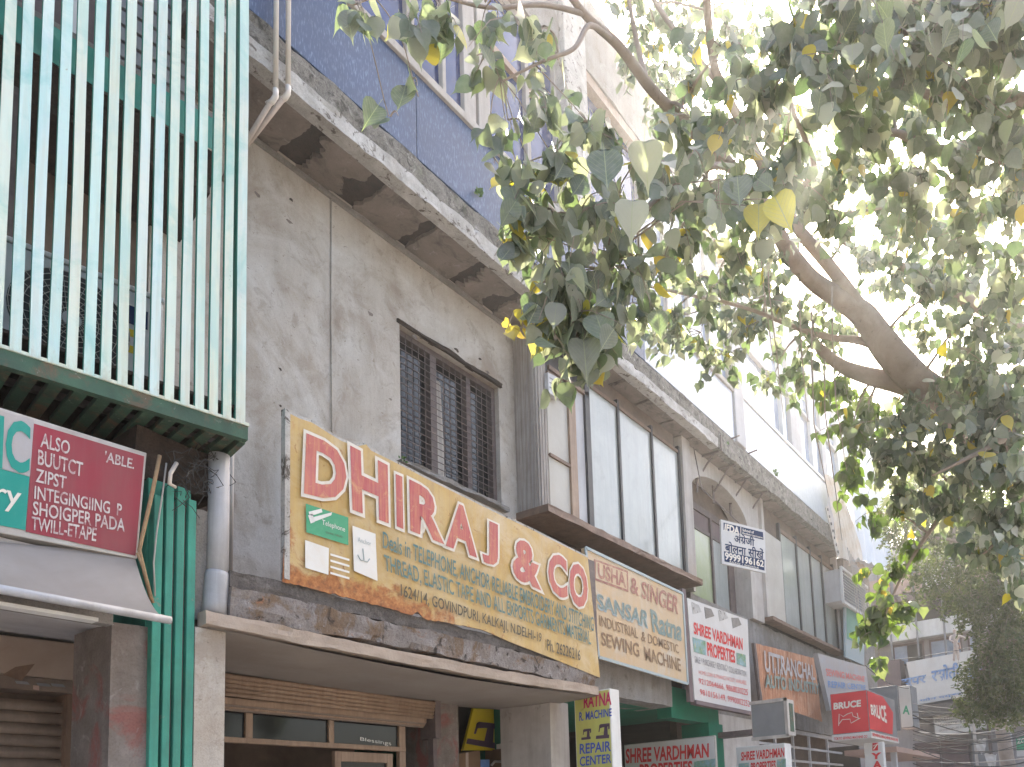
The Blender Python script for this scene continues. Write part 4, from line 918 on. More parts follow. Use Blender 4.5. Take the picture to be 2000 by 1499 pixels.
# rusted sign
t = thing('shop_sign', 'rusted orange metal sign with drippy pale capitals right of the white property sign', 'sign', (11.2, 4.35, 3.0))
q = MB(); Q = QY(4.35, (1476, 1257), (1590, 1286), (1606, 1410), (1489, 1368))
def rsf(s, tt): p = bil(Q, s, tt); return Vector((p.x, p.y+.012*nz((p.x*3, p.z*3, 1)), p.z+(.02*nz((p.x*7, 0, 3)) if tt > .95 or tt < .05 else 0)))
q.grid(rsf, 50, 16); q.build('sheet', M['rustsheet'], t, fixn=False)
e = MB(); e.bar(Q[0]+Vector((-.04, .02, 0)), Q[3]+Vector((-.04, .02, 0)), .06, .04, (0, 1, 0)); e.build('side_rail', M['iron'], t)
L(t, M['palesign'], 'UTTRANCHAL', QY(4.35, (1490.5, 1272), (1588, 1301), (1590, 1329), (1492, 1312)), .02, .02)
L(t, M['s_teal'], 'AUTO INDUSTRY', QY(4.35, (1492, 1318), (1597, 1336), (1598, 1356), (1493, 1343)), .02, .03)
for k in range(9):
    u = 1500+k*10.5; v = 1303+k*2.4; patch(t, M['palesign'], QY(4.35, (u, v), (u+2.2, v+.6), (u+1.6, v+16+(k*7) % 13), (u+.8, v+16)), .019, 'paint_drip')
# pale faded sign
t = thing('shop_sign', 'washed out pinkish white sign between the rusted sign and the red lightbox', 'sign', (13.6, 4.35, 3.4))
c = [(1597, 1276), (1691, 1303), (1697, 1352), (1622, 1388)]
q = MB(); q.prism(QY(4.35, *c), (0, .08, 0)); q.build('board', M['palesign'], t)
L(t, M['v_pink'], 'SEWING MACHINE', QY(4.35, (1612, 1306), (1688, 1322), (1688, 1332), (1614, 1320)), .006, .03)
L(t, M['bluepale'], 'REPAIR CENTRE', QY(4.35, (1616, 1330), (1690, 1339), (1690, 1348), (1618, 1343)), .006, .03)

# hanging language school sign
IA = R(-27); ip = PY(1409, 1015, 4.15)
def QI(*uv): return [PV(u, v, ip, IA) for u, v in uv]
t = thing('hanging_sign', 'small navy and white IFDA sign hanging under the concrete ledge', 'sign', ip)
idn = Vector((-math.sin(IA), math.cos(IA), 0))
q = MB(); q.prism(QI((1408, 1015), (1494, 1036), (1496, 1120), (1410, 1101)), idn*.03); q.build('board', M['whitesign'], t)
patch(t, M['navy'], QI((1413, 1021), (1490, 1040), (1491, 1055), (1413, 1035)), .002, 'band')
patch(t, M['navy'], QI((1414, 1077), (1493, 1094), (1493, 1115), (1415, 1097)), .002, 'band')
L(t, M['p_white'], 'IFDA', QI((1416, 1024), (1443, 1031), (1443, 1044), (1415, 1036)), .004, .04)
patch(t, M['p_white'], QI((1446, 1030), (1447.2, 1030.3), (1447.2, 1044), (1446, 1043.5)), .004, 'rule')
L(t, M['p_white'], 'School of', QI((1450, 1033), (1472, 1038), (1472, 1043), (1450, 1038)), .004, .02)
L(t, M['p_white'], 'English Language', QI((1450, 1040), (1489, 1049), (1489, 1053.5), (1450, 1044.5)), .004, .02)
L(t, M['navy'], 'अंगेजी', QI((1434, 1041), (1473, 1050), (1473, 1067), (1434, 1059)), .004, .02)
e = MB(); a, b = QI((1449.5, 1062), (1454, 1056)); e.bar(a+Vector((0, -.006, 0)), b+Vector((0, -.006, 0)), .006, .012); e.build('lettering', M['navy'], t)
L(t, M['navy'], 'बोलना सीखें', QI((1416, 1057), (1491, 1073), (1491, 1093), (1416, 1077)), .004, .02)
L(t, M['p_white'], '9999196162', QI((1416, 1079), (1491, 1096), (1491, 1108), (1416, 1093)), .004, .03)
L(t, M['p_white'], 'KALKAJI  |  BADARPUR', QI((1425, 1096), (1482, 1109), (1482, 1112.5), (1425, 1100)), .004, .01)
e = MB(); a = QI((1446, 1020))[0]; e.tube([a+idn*.03, Vector((a.x+.1, 4.6, 6.0)), Vector((a.x+.12, 4.7, 6.64))], .008, 6); e.build('hanger', M['iron'], t)

# perpendicular signs: built facing the near end of the lane
def perp_box(lab, x, c, th, face, side, cat='sign', name='box_sign', bulge=0):
    Q = QX(x, *c); zb, zt = (Q[2].z+Q[3].z)/2, (Q[0].z+Q[1].z)/2; ya = (Q[1].y+Q[2].y)/2; yb = (Q[0].y+Q[3].y)/2
    t = thing(name, lab, cat, (x, (ya+yb)/2, zb))
    q = MB(); q.box(x+.004, x+th, ya, yb, zb, zt); q.build('box', M[side], t, bevel=.006)
    q = MB(); q.box(x, x+.0035, ya+.012, yb-.012, zb+.012, zt-.012); q.build('face', M[face], t)
    return t, ya, yb, zb, zt
t, ya, yb, zb, zt = perp_box('yellow RATNA repair center lightbox beside the mottled pier', 5.6, [(1122, 1356), (1195, 1343), (1195, 1560), (1126, 1560)], .15, 'lime', 'white')
L(t, M['magenta'], 'RATNA', QX(5.6, (1141, 1360), (1194, 1352), (1194, 1376), (1141, 1383)), .004, .03)
L(t, M['blue'], 'R. MACHINE', QX(5.6, (1132, 1392), (1195, 1384), (1195, 1399), (1132, 1409)), .004, .02)
L(t, M['blue'], 'REPAIR', QX(5.6, (1133, 1454), (1193, 1448), (1193, 1467), (1133, 1473)), .004, .02)
L(t, M['blue'], 'CENTER', QX(5.6, (1133, 1479), (1194, 1473), (1194, 1490), (1133, 1497)), .004, .02)
def machine(parent, mt, Q, off=.004):
    """flat silhouette of a sewing machine in the unit square of the quad Q"""
    parts = [[(.0, .78), (1, .78), (1, 1), (0, 1)], [(.18, .16), (.26, .06), (.95, .06), (.95, .26), (.5, .28), (.2, .34)], [(.62, .2), (.86, .2), (.9, .8), (.58, .8)], [(.2, .1), (.3, .1), (.24, .56), (.17, .56)], [(.93, .05), (1.05, .08), (1.05, .42), (.93, .46)]]
    n = (Q[1]-Q[0]).cross(Q[3]-Q[0]).normalized()
    if n.dot(CAM-Q[0]) < 0: n = -n
    for P in parts:
        e = MB(); e.prism([bil(Q, a, b)+n*off for a, b in P], n*-.001); e.build('machine_print', M[mt], parent)
machine(t, 'purple', QX(5.6, (1167, 1414), (1190, 1411), (1190, 1442), (1164, 1444)))
machine(t, 'purple', QX(5.6, (1136, 1424), (1154, 1422), (1154, 1444), (1136, 1446)))
t, ya, yb, zb, zt = perp_box('blank charcoal box sign with beige frame below the white property sign', 9.0, [(1469, 1374), (1537, 1363), (1538, 1436), (1466, 1443)], .26, 'greyface', 'cream')
e = MB(); e.box(8.985, 9.0, ya-.01, ya+.03, zb-.01, zt+.01); e.box(8.985, 9.0, ya-.01, yb+.01, zt-.03, zt+.012); e.box(8.985, 9.0, ya-.01, yb+.01, zb-.03, zb+.01); e.build('frame', M['cream'], t)
e = MB(); e.box(9.08, 9.2, ya-.006, ya-.001, zb+.05, zt-.05); e.build('side_slot', M['green'], t)
e = MB(); e.box(9.0, 9.2, yb, yb+.5, zb+.05, zb+.12); e.build('arm', M['iron'], t)
VP = [('SHREE VARDHMAN', 'v_red', .03), ('PROPERTIES', 'v_red', .03)]
t, *_ = perp_box('second SHREE VARDHMAN sign standing under the charcoal box sign', 9.0, [(1440, 1462), (1536, 1449), (1537, 1600), (1442, 1610)], .22, 'whitesign', 'white')
L(t, M['v_red'], 'SHREE VARDHMAN', QX(9, (1448, 1470), (1532, 1461), (1532, 1478), (1448, 1486)), .004, .03); L(t, M['v_red'], 'PROPERTIES', QX(9, (1467, 1491), (1515, 1486), (1515, 1503), (1467, 1508)), .004, .03)
for cc in (((1443, 1492), (1463, 1490), (1463, 1515), (1443, 1517)), ((1518, 1484), (1535, 1482), (1535, 1510), (1518, 1512))): patch(t, M['photo_print'], QX(9, *cc), .004, 'photo')
t, *_ = perp_box('wide SHREE VARDHMAN sign inside the green porch', 8.4, [(1221, 1456), (1399, 1435), (1401, 1600), (1222, 1620)], .05, 'whitesign', 'silver')
L(t, M['v_red'], 'SHREE VARDHMAN', QX(8.4, (1223, 1464), (1384, 1453), (1384, 1479), (1223, 1491)), .004, .03); L(t, M['v_red'], 'PROPERTIES', QX(8.4, (1250, 1494), (1352, 1487), (1352, 1512), (1250, 1520)), .004, .03)
patch(t, M['photo_print'], QX(8.4, (1356, 1488), (1397, 1482), (1397, 1530), (1356, 1534)), .004, 'photo')
# red lightbox
t, ya, yb, zb, zt = perp_box('bright red BRUCE lightbox sign far along the shopfronts', 12.0, [(1621, 1356), (1696, 1347), (1696, 1430), (1626, 1436)], 1.7, 'brucered', 'greyface')
L(t, M['p_white'], 'BRUCE', QX(12, (1629, 1374), (1681, 1368), (1681, 1380), (1629, 1386)), .006, .045)
rr_ = [(1637, 1394), (1648, 1399), (1656, 1395), (1663, 1392), (1668, 1396), (1671, 1401)]
for P in (((1638, 1418), (1639, 1395), (1647, 1400), (1655, 1395), (1664, 1392), (1666, 1399), (1678, 1404)), ((1639, 1414), (1645, 1406), (1660, 1405), (1662, 1413), (1680, 1403)), ((1674, 1393), (1676, 1402))):
    e = MB(); e.tube([PX(u, v, 11.993) for u, v in P], .006, 5); e.build('machine_print', M['p_white'], t)
e = MB(); e.box(12.0, 12.9, ya-.008, ya-.002, zb+.04, zt-.02); e.build('side_face', M['brucered'], t)
e = MB(); e.prism([Vector((12.9, ya-.008, zb+.04)), Vector((13.35, ya-.008, zb+.04)), Vector((13.5, ya-.008, (zb+zt)/2+.1)), Vector((12.9, ya-.008, zt-.02))], (0, .006, 0)); e.build('side_face', M['brucered'], t)
e = MB(); e.box(11.98, 13.7, ya-.02, yb+.01, zb-.10, zb-.002); e.build('base_strip', M['whitesign'], t)
L(t, M['v_red'], 'TOKYO SEWING MACHINE CO', QX(11.98, (1629, 1441), (1694, 1436), (1694, 1441), (1629, 1446)), .004, .03)
Q = [Vector((12.05, ya-.02, zb-.02)), Vector((13.6, ya-.02, zb-.02)), Vector((13.6, ya-.02, zb-.08)), Vector((12.05, ya-.02, zb-.08))]
L(t, M['v_red'], 'SEWING MACHINE KALKAJI', Q, .004, .03)
Q = [Vector((12.1, ya-.01, (zb+zt)/2+.1)), Vector((13.0, ya-.01, (zb+zt)/2+.16)), Vector((13.0, ya-.01, (zb+zt)/2-.12)), Vector((12.1, ya-.01, (zb+zt)/2-.05))]
L(t, M['p_white'], 'BRUCE', Q, .004, .03)
t, ya, yb, zb, zt = perp_box('narrow upright white sign with red letters Y A below the red lightbox', 12.3, [(1692, 1452), (1730, 1449), (1731, 1620), (1694, 1620)], .12, 'whitesign', 'white')
patch(t, M['v_red'], QX(12.3, (1704, 1452), (1715, 1451), (1715, 1466), (1704, 1467)), .006, 'emblem')
e = MB(); e.tube([PX(1706, 1464, 12.288), PX(1714, 1453, 12.288)], .008, 5); e.tube([PX(1705, 1458, 12.288), PX(1710, 1455, 12.288)], .006, 5); e.build('emblem', M['p_white'], t)
L(t, M['v_red'], 'Y', QX(12.3, (1704, 1472), (1719, 1471), (1719, 1482), (1704, 1483)), .006, .05); L(t, M['v_red'], 'A', QX(12.3, (1706, 1488), (1721, 1487), (1721, 1500), (1706, 1501)), .006, .05)
t, *_ = perp_box('dull grey green box sign rising behind the red lightbox', 15.2, [(1755, 1335), (1783, 1344), (1781, 1424), (1757, 1420)], .5, 'whitesign', 'greyface')
L(t, M['p_green'], 'A', QX(15.2, (1764, 1378), (1776, 1380), (1776, 1396), (1764, 1394)), .006, .03)
t, *_ = perp_box('long dark grey board behind the red lightbox', 14.4, [(1700, 1341), (1755, 1342), (1755, 1430), (1700, 1430)], .05, 'greyface', 'greyface')
m = MB(); m.box(14.6, 18.5, 3.6, 4.6, 2.52, 2.62); m.top('shop_canopy', M['terracotta'], 'thin pinkish canopy edge behind the red lightbox', 'canopy')
m = MB(); m.box(14.7, 14.8, 3.65, 3.75, .12, 2.52); m.top('post', M['greywall'], 'pale post carrying the far pinkish canopy', 'post')

# yellow sewing machine board and goods in the second shop
t = thing('poster_board', 'tilted bright yellow board with a black sewing machine picture between the piers', 'poster', PY(960, 1420, 5.35))
c = [(925, 1384), (1024, 1388), (1024, 1452), (984, 1466), (905, 1466)]
q = MB(); q.prism(QY(5.35, *c), (0, .03, 0)); q.build('board', M['signyellow'], t)
machine(t, 'purple', QY(5.347, (922, 1406), (972, 1411), (967, 1463), (910, 1453)), .004)
L(t, M['v_red'], 'SALE', QY(5.34, (1000, 1375), (1024, 1373), (1024, 1386), (1000, 1388)), .004, .03)
m = MB(); m.prism(QY(5.6, (826, 1300), (1090, 1300), (1090, 1700), (826, 1700)), (0, .05, 0)); m.build('back_wall', M['interior'], main)
def carton(lab, c, y, dep, mt='terracotta'):
    t = thing('carton', lab, 'box', PY(*c[3], y))
    q = MB(); q.prism(QY(y, *c), (0, dep, 0)); q.build('body', M[mt], t, bevel=.004)
    a, b, cc, d = QY(y, *c); e = MB(); e.prism([a.lerp(b, .44)+Vector((0, -.002, 0)), a.lerp(b, .54)+Vector((0, -.002, 0)), d.lerp(cc, .54)+Vector((0, -.002, 0)), d.lerp(cc, .44)+Vector((0, -.002, 0))], (0, .001, 0)); e.build('tape', M['lip'], t)
kb = mat('brown_cardboard', (.22, .14, .085), (.17, .10, .06), 5, .3, (.1, .06, .04), bump=.15); M['card'] = kb
carton('tall brown cardboard carton standing beside the mottled pier', [(1024, 1376), (1075, 1366), (1077, 1600), (1024, 1600)], 5.0, .3, 'card')
carton('dark cardboard box below the left corner of the yellow board', [(886, 1474), (938, 1466), (940, 1600), (886, 1600)], 5.2, .25, 'card')
carton('brown cardboard box under the right half of the yellow board', [(984, 1462), (1024, 1458), (1024, 1600), (984, 1600)], 5.2, .25, 'card')
m = MB(); m.prism(QY(5.25, (939, 1484), (956, 1484), (956, 1560), (939, 1560)), (0, .12, 0)); m.top('thread_box', M['bluepale'], 'small blue box between the two cardboard boxes', 'box')
m = MB(); m.tube(QY(5.2, (960, 1495), (966, 1488), (980, 1488), (987, 1495)), .012, 8); m.top('handle_bar', M['silver'], 'curved grey handle between the cardboard boxes', 'handle', smooth=True)
t = thing('sewing_machine', 'white sewing machine on a carton right of the yellow board', 'sewing machine', PY(1008, 1458, 5.15))
q = MB(); q.prism(QY(5.15, (987, 1452), (1024, 1448), (1024, 1458), (987, 1462)), (0, .12, 0)); q.build('bed', M['white'], t, bevel=.005)
q = MB(); q.prism(QY(5.18, (1013, 1430), (1023, 1427), (1023, 1450), (1013, 1451)), (0, .08, 0)); q.build('column', M['white'], t, bevel=.005)

# ================================================================== LEDGE PLANTS, AC, TARPAULINS
leafg = mat('weed_leaf', (.10, .20, .05), (.07, .13, .04), 30, bump=0)
def weed(lab, p, n, s, seed):
    rg = random.Random(seed); m = MB()
    for k in range(n):
        a = rg.uniform(0, 6.28); l = s*rg.uniform(.5, 1.2); d = Vector((math.cos(a)*.6, -abs(math.sin(a))*.6, rg.uniform(-.3, 1))).normalized()
        b = p+Vector((rg.uniform(-s, s)*.8, rg.uniform(-.02, .01), rg.uniform(0, s))); e = d.cross(Vector((.3, 1, .2))).normalized()*l*.3
        m.add([b, b+d*l*.5+e, b+d*l, b+d*l*.5-e], [(0, 1, 2, 3)])
    m.top('weed', leafg, lab, 'plant')
weed('small weed sprouting from the blue panel above the ledge', PY(935, 385, 4.45), 22, .05, 1)
weed('small weed on the ledge under the pale cladding', PY(1515, 932, 4.43), 14, .07, 2)
weed('tiny weed at the left end of the barred window sill', PY(786, 902, 4.93), 12, .03, 3)
weed('tuft of dry weed by the ledge below the pale cladding near the sheet', PY(1420, 870, 4.4), 6, .05, 4)
# window AC
t = thing('air_conditioner', 'window unit in a slanted metal cage right of the farther bay', 'air conditioner', PY(1670, 1130, 4.45))
a0, a1 = PY(1641, 1120, 4.4).x, PY(1692, 1150, 4.4).x
q = MB(); q.box(a0, a1, 4.42, 4.9, 5.55, 6.2); q.build('casing', M['greywall'], t, bevel=.02)
for k in range(9):
    z = 5.62+k*.062; q = MB(); q.box(a0+.1, a1-.1, 4.405, 4.418, z, z+.03); q.build('vent_slat', M['greyface'], t)
e = MB(); e.bar((a0, 4.38, 5.52), (a1, 4.38, 5.52), .04, .05); e.bar((a0, 4.38, 6.22), (a1, 4.38, 6.22), .04, .05); e.bar((a0, 4.38, 5.5), (a0, 4.38, 6.24), .05, .04); e.build('frame', M['white'], t)
m = MB(); m.box(15.3, 17.2, 4.55, 5.2, 2.9, 6.66); m.build('wall', M['concrete'], main, label='dark stained concrete end of the facade')
t = thing('hanging_sign', 'small sea green signboard on the dark end wall above the pale faded sign', 'sign', PY(1668, 1230, 4.5))
Q = QY(4.5, (1650, 1178), (1688, 1200), (1688, 1300), (1652, 1284)); q = MB(); q.prism(Q, (0, .04, 0)); q.build('board', M['s_pale'], t); patch(t, mat('sea_green_board', (.16, .32, .24), (.22, .36, .3), 5, bump=0), QY(4.495, (1653, 1183), (1685, 1204), (1685, 1262), (1654, 1248)), .003, 'panel')
# fan vent box on the bay
t = thing('extractor_box', 'small louvred plastic box at the top left of the larger bay', 'vent', PY(1083, 755, 4.66))
q = MB(); q.prism(QY(4.66, (1070, 727), (1094, 740), (1094, 780), (1072, 768)), (0, .06, 0)); q.build('casing', M['acwhite'], t, bevel=.004)
for k in range(3): patch(t, M['greyface'], QY(4.66, (1073, 737+k*9), (1091, 747+k*9), (1091, 749.5+k*9), (1073, 739.5+k*9)), .003, 'vent_slot')
# sagging tarpaulins at the far end of the ledge
def drape(lab, pts, mt, n, seed, amp=.06, dep=.5, holes=None):
    """cloth hung between the top points and bottom points; pts = [(top, bottom)...] world"""
    m = MB(); P = pts
    def f(s, tt):
        k = s*(len(P)-1); i = min(int(k), len(P)-2); r = k-i
        a = P[i][0].lerp(P[i+1][0], r); b = P[i][1].lerp(P[i+1][1], r); p = a.lerp(b, tt)
        p.y += amp*math.sin(s*n*6.283+2*nz((s*5, tt, seed)))*(.3+.7*tt)-.12*math.sin(tt*3.1)*0.4+.03*nz((s*20, tt*6, seed))
        p.z += .05*nz((s*8, 0, seed))*tt
        return p
    m.grid(f, 90, 26)
    return m.top('tarpaulin', M[mt], lab, 'tarpaulin', smooth=True)
drape('sagging faded orange tarpaulin with an eyelet band at the end of the ledge', [(PY(1608, 925, 4.38), PY(1634, 1082, 4.38)), (PY(1622, 930, 4.3), PY(1655, 1100, 4.3)), (PY(1636, 945, 4.25), PY(1690, 1118, 4.2))], 'cloth', 2, 1)
drape('long pale plastic sheet hanging in folds beyond the orange tarpaulin', [(PY(1630, 800, 4.6), PY(1672, 1090, 4.3)), (PY(1665, 780, 4.6), PY(1705, 1112, 4.2)), (PY(1700, 820, 4.6), PY(1745, 1135, 4.1))], 'whitecloth', 4, 2, .1)
t = thing('eyelet_band', 'pale strap with dark eyelets along the edge of the orange tarpaulin', 'strap', PY(1625, 1010, 4.3))
a, b = PY(1614, 990, 4.3), PY(1637, 1085, 4.3); q = MB(); q.bar(a, b, .16, .012, (0, 1, 0)); q.build('strap', M['cream'], t)
for k in range(7):
    p = a.lerp(b, .06+k*.145); q = MB(); q.tube([p+Vector((0, -.022, 0)), p+Vector((0, -.01, 0))], .028, 10); q.build('eyelet', M['black'], t)
m = MB(); rg = random.Random(4)
for k in range(9):
    p = PY(1655+k*3.5, 1070+k*6, 4.2); m.tube([p, p+Vector((.05, -.05, -.5)), p+Vector((rg.uniform(-.1, .2), -.1, -1.3-.2*rg.random()))], .008, 4)
m.top('loose_cables', M['palecable'], 'loose pale cables hanging in front of the window unit', 'cables', kind='stuff')
m = MB()
for k in range(5):
    p = PY(1672+k*16, 1098+k*7, 4.25-.03*k); m.grid(lambda s, tt, p=p, k=k: p+Vector(((s-.5)*.5, -.25*tt+.05*nz((s*4, tt*4, k)), .12*nz((s*3+k, tt*3, 2))-.1*tt)), 8, 6)
m.top('torn_plastic', M['whitecloth'], 'torn pale plastic scraps at the foot of the hanging sheet', 'scrap', smooth=True)

# ================================================================== FAR END OF THE LANE
XF = 23.0
def FX(u, v): return PX(u, v, XF)
far = thing('street_end_building', 'hazy pale building closing the lane with dark windows and a Hindi banner', 'building', (XF, 3, 0))
yL, yR = FX(1640, 1250).y, -9.0
zz = dict(w0=FX(1800, 1290).z, w1=FX(1800, 1258).z, b0=FX(1800, 1250).z, b1=FX(1800, 1218).z, d0=FX(1800, 1212).z, d1=FX(1800, 1176).z)
print('far z', {k: round(v, 2) for k, v in zz.items()})
M['fargrey'] = mat('street_end_render', (.40, .37, .37), (.30, .27, .27), 2, .4, (.2, .18, .18), bump=.3)
m = MB(); m.box(XF, XF+8, yR, yL+3, .1, 9.2); m.build('wall', M['fargrey'], far)
m = MB(); m.box(XF-.35, XF-.002, yR, yL+2, zz['b0'], zz['b1']); m.build('balcony_front', M['white'], far, label='white balcony band')
m = MB(); m.box(XF-.5, XF-.002, yR, yL+2, zz['d1'], zz['d1']+.14); m.build('slab_edge', M['mauve'], far)
m = MB(); m.box(XF-.02, XF-.001, yR, yL, zz['b1']+.02, zz['d1']-.02); m.build('window_band', M['interior'], far)
for k in range(12):
    y = 6.2-k*.75; q = MB(); q.box(XF-.45, XF-.4, y, y+.05, zz['w0'], zz['d1']+1.6); q.build('post', M['greyface'], far)
for k in range(9):
    y = 5.55-k*1.05
    q = MB(); q.box(XF-.03, XF-.002, y-.9, y, zz['w0']-.1, zz['b0']-.05); w_ = q.build('window', M['mauve'], far)
    q = MB(); q.box(XF-.05, XF-.031, y-.84, y-.46, zz['w0']-.05, zz['b0']-.12); q.build('pane', M['interior' if k % 2 == 0 else 'skyglass'], w_)
    q = MB(); q.box(XF-.05, XF-.031, y-.42, y-.06, zz['w0']-.05, zz['b0']-.12); q.build('pane', M['skyglass'], w_)
m = MB(); m.box(XF-.6, XF-.002, FX(1768, 1310).y, yL+1, FX(1730, 1345).z-.6, FX(1730, 1298).z); m.build('wall', M['mauve'], far, label='mauve brown wall left of the banner')
for k in range(7):
    y = 6.3-k*.9; q = MB(); q.box(XF-.36, XF-.3, y, y+.8, zz['d1']+.25, zz['d1']+.8); q.build('railing_panel', M['terracotta' if k % 3 else 'white'], far)
# banner
t = thing('banner', 'large white banner with blue Hindi lettering across the building at the lane end', 'banner', (XF-.55, 3.5, 4.5))
XB = XF-.6
def QB(*uv): return [PX(u, v, XB) for u, v in uv]
q = MB(); q.prism(QB((1770, 1294), (1965, 1258), (1975, 1345), (1786, 1378)), (.05, 0, 0)); q.build('sheet', M['whitesign'], t)
L(t, M['bluepale'], 'सुपर', QB((1762, 1328), (1808, 1319), (1808, 1339), (1762, 1347)), .02, .03)
L(t, M['bluepale'], 'रसोती', QB((1820, 1304), (1874, 1294), (1874, 1323), (1820, 1332)), .02, .03)
L(t, M['bluepale'], 'दुकान', QB((1888, 1302), (1945, 1290), (1945, 1316), (1888, 1328)), .02, .03)
L(t, M['bluepale'], 'फोन नम्बर', QB((1797, 1366), (1878, 1351), (1878, 1359), (1797, 1373)), .02, .03)
t = thing('shop_sign', 'pale R.K. signboard crossed by wires below the Hindi banner', 'sign', (XF-.7, 3, 3.5))
q = MB(); q.prism([PX(u, v, XB-.05) for u, v in ((1820, 1385), (1945, 1355), (1946, 1420), (1828, 1439))], (.05, 0, 0)); q.build('board', M['whitesign'], t)
QK = lambda *uv: [PX(u, v, XB-.05) for u, v in uv]
L(t, M['navy'], 'R.K. M', QK((1829, 1388), (1880, 1377), (1880, 1388), (1829, 1398)), .02, .03)
L(t, M['v_grey'], 'INDUSTRIAL SEWING', QK((1827, 1405), (1900, 1391), (1900, 1398), (1827, 1412)), .02, .02)
L(t, M['v_grey'], 'DOMESTIC & MACHINE', QK((1837, 1414), (1915, 1400), (1915, 1406), (1837, 1420)), .02, .02)
L(t, M['v_grey'], 'GOVINDPURI KALKAJI NEW DELHI', QK((1834, 1426), (1938, 1408), (1938, 1412), (1834, 1431)), .02, .01)
# shutters and shopfronts at the lane end
for (ua, ub) in ((1790, 1838), (1841, 1895)):
    a, b = FX(ua, 1480).y, FX(ub, 1480).y; zt_ = FX(1840, 1448).z
    q = MB(); q.box(XF-.1, XF-.05, b, a, .1, zt_); sh = q.build('rolling_shutter', M['mauve'], far)
    for k in range(12):
        q = MB(); q.box(XF-.13, XF-.1, b+.02, a-.02, zt_-.1-.1*k, zt_-.03-.1*k); q.build('slat', M['mauve'], sh)
m = MB(); m.box(XF-.2, XF-.03, FX(1935, 1450).y, FX(1900, 1450).y, .1, FX(1915, 1430).z); m.build('door', M['greyface'], far)
m = MB(); m.box(XF-.9, XF-.003, yR, 5.2, FX(1850, 1392).z-.15, FX(1850, 1380).z); m.build('slab_edge', M['darkbeam'], far)
t = thing('shop_sign', 'small green and white ZOOM signboard at the lower right corner', 'sign', PX(1990, 1465, 20.5))
q = MB(); q.prism([PX(u, v, 20.5) for u, v in ((1984, 1440), (2060, 1428), (2062, 1474), (1986, 1478))], (.06, 0, 0)); q.build('board', M['whitesign'], t)
patch(t, M['p_green'], [PX(u, v, 20.5) for u, v in ((1984, 1441), (2060, 1429), (2061, 1462), (1986, 1466))], .01, 'panel')
L(t, M['p_white'], 'ZOOM', [PX(u, v, 20.5) for u, v in ((1987, 1444), (2020, 1440), (2020, 1449), (1987, 1453))], .015, .03)
# posts and rags at lower right
for i, (u, v) in enumerate(((1900, 1400), (1930, 1410), (1946, 1400), (1972, 1430))):
    p = PX(u, v, 20+.2*i); m = MB(); m.tube([(p.x, p.y, .1), (p.x, p.y, p.z+.5)], .035+.01*(i % 2), 8)
    m.top('shop_post', M[('cream', 'iron', 'cream', 'greywall')[i]], ('slim pale post left of the dark one below the R.K. signboard', 'dark post between the pale ones at the lane end', 'pale post beside the hanging rags', 'grey post left of the green ZOOM signboard')[i], 'post')
for i, (u, v) in enumerate(((1916, 1458), (1958, 1440), (1936, 1486))):
    p = PX(u, v, 19.8); m = MB(); m.grid(lambda s, tt, p=p, i=i: p+Vector((.05*nz((s*3, tt*3, i)), (s-.5)*.28*(1-.5*tt), (.5-tt)*.32+.1*nz((s*3, tt*2, i+5)))), 8, 8)
    m.top('rag', M['white'], ('white rag hanging left of the pale post', 'largest white rag beside the far posts', 'lowest white rag at the lane end')[i], 'rag', smooth=True)
# little plaster figure hung from the wires
FXX = 17.0
t = thing('hanging_doll', 'small cream plaster figure hanging from a wire before the Hindi banner', 'figure', PX(1868, 1290, FXX))
def F(u, v, d=0): return PX(u, v, FXX+d)
def skinfig(name, verts, edges, rad, mt, parent):
    me = bpy.data.meshes.new(name); off = ORG[parent.name]
    me.from_pydata([tuple(Vector(p)-off) for p in verts], edges, []); o = bpy.data.objects.new(name, me); COL.objects.link(o); o.parent = parent
    sk = o.modifiers.new('skin', 'SKIN')
    for i, r in enumerate(rad): me.skin_vertices[0].data[i].radius = (r, r)
    me.skin_vertices[0].data[0].use_root = True
    ss = o.modifiers.new('sub', 'SUBSURF'); ss.levels = 2; ss.render_levels = 2
    me.materials.append(mt); return o
me = bpy.data.meshes.new('x')
V_ = [F(1867, 1261), F(1865, 1248), F(1865, 1238), F(1864.5, 1229), F(1875, 1243, -.05), F(1886, 1247, -.1), F(1896, 1245, -.15), F(1857, 1243), F(1855, 1251, -.1), F(1863, 1254, -.15), F(1864, 1275), F(1863, 1292), F(1871, 1276), F(1872, 1290)]
E_ = [(0, 1), (1, 2), (2, 3), (1, 4), (4, 5), (5, 6), (1, 7), (7, 8), (8, 9), (0, 10), (10, 11), (0, 12), (12, 13)]
sc_ = (F(1867, 1261)-F(1867, 1262)).length
bm0 = bmesh.new()
me = bpy.data.meshes.new('body'); off = ORG[t.name]; me.from_pydata([tuple(p-off) for p in V_], E_, [])
ob = bpy.data.objects.new('body', me); COL.objects.link(ob); ob.parent = t
sk = ob.modifiers.new('skin', 'SKIN')
if not me.skin_vertices:
    bm0.from_mesh(me); bm0.verts.layers.skin.verify(); bm0.to_mesh(me)
bm0.free()
for i, r in enumerate([4.4, 5, 2.6, 5.2, 2.4, 1.9, 1.5, 2.4, 1.9, 1.5, 3.2, 2.2, 3.2, 2.2]):
    me.skin_vertices[0].data[i].radius = (r*sc_, r*sc_)
me.skin_vertices[0].data[0].use_root = True
ss = ob.modifiers.new('sub', 'SUBSURF'); ss.levels = 2; ss.render_levels = 2; me.materials.append(M['clay'])
q = MB(); q.tube([F(1860, 1254), F(1874, 1258), F(1875, 1266), F(1868, 1268)], 2.4*sc_, 6); q.build('sash', M['terracotta'], t)
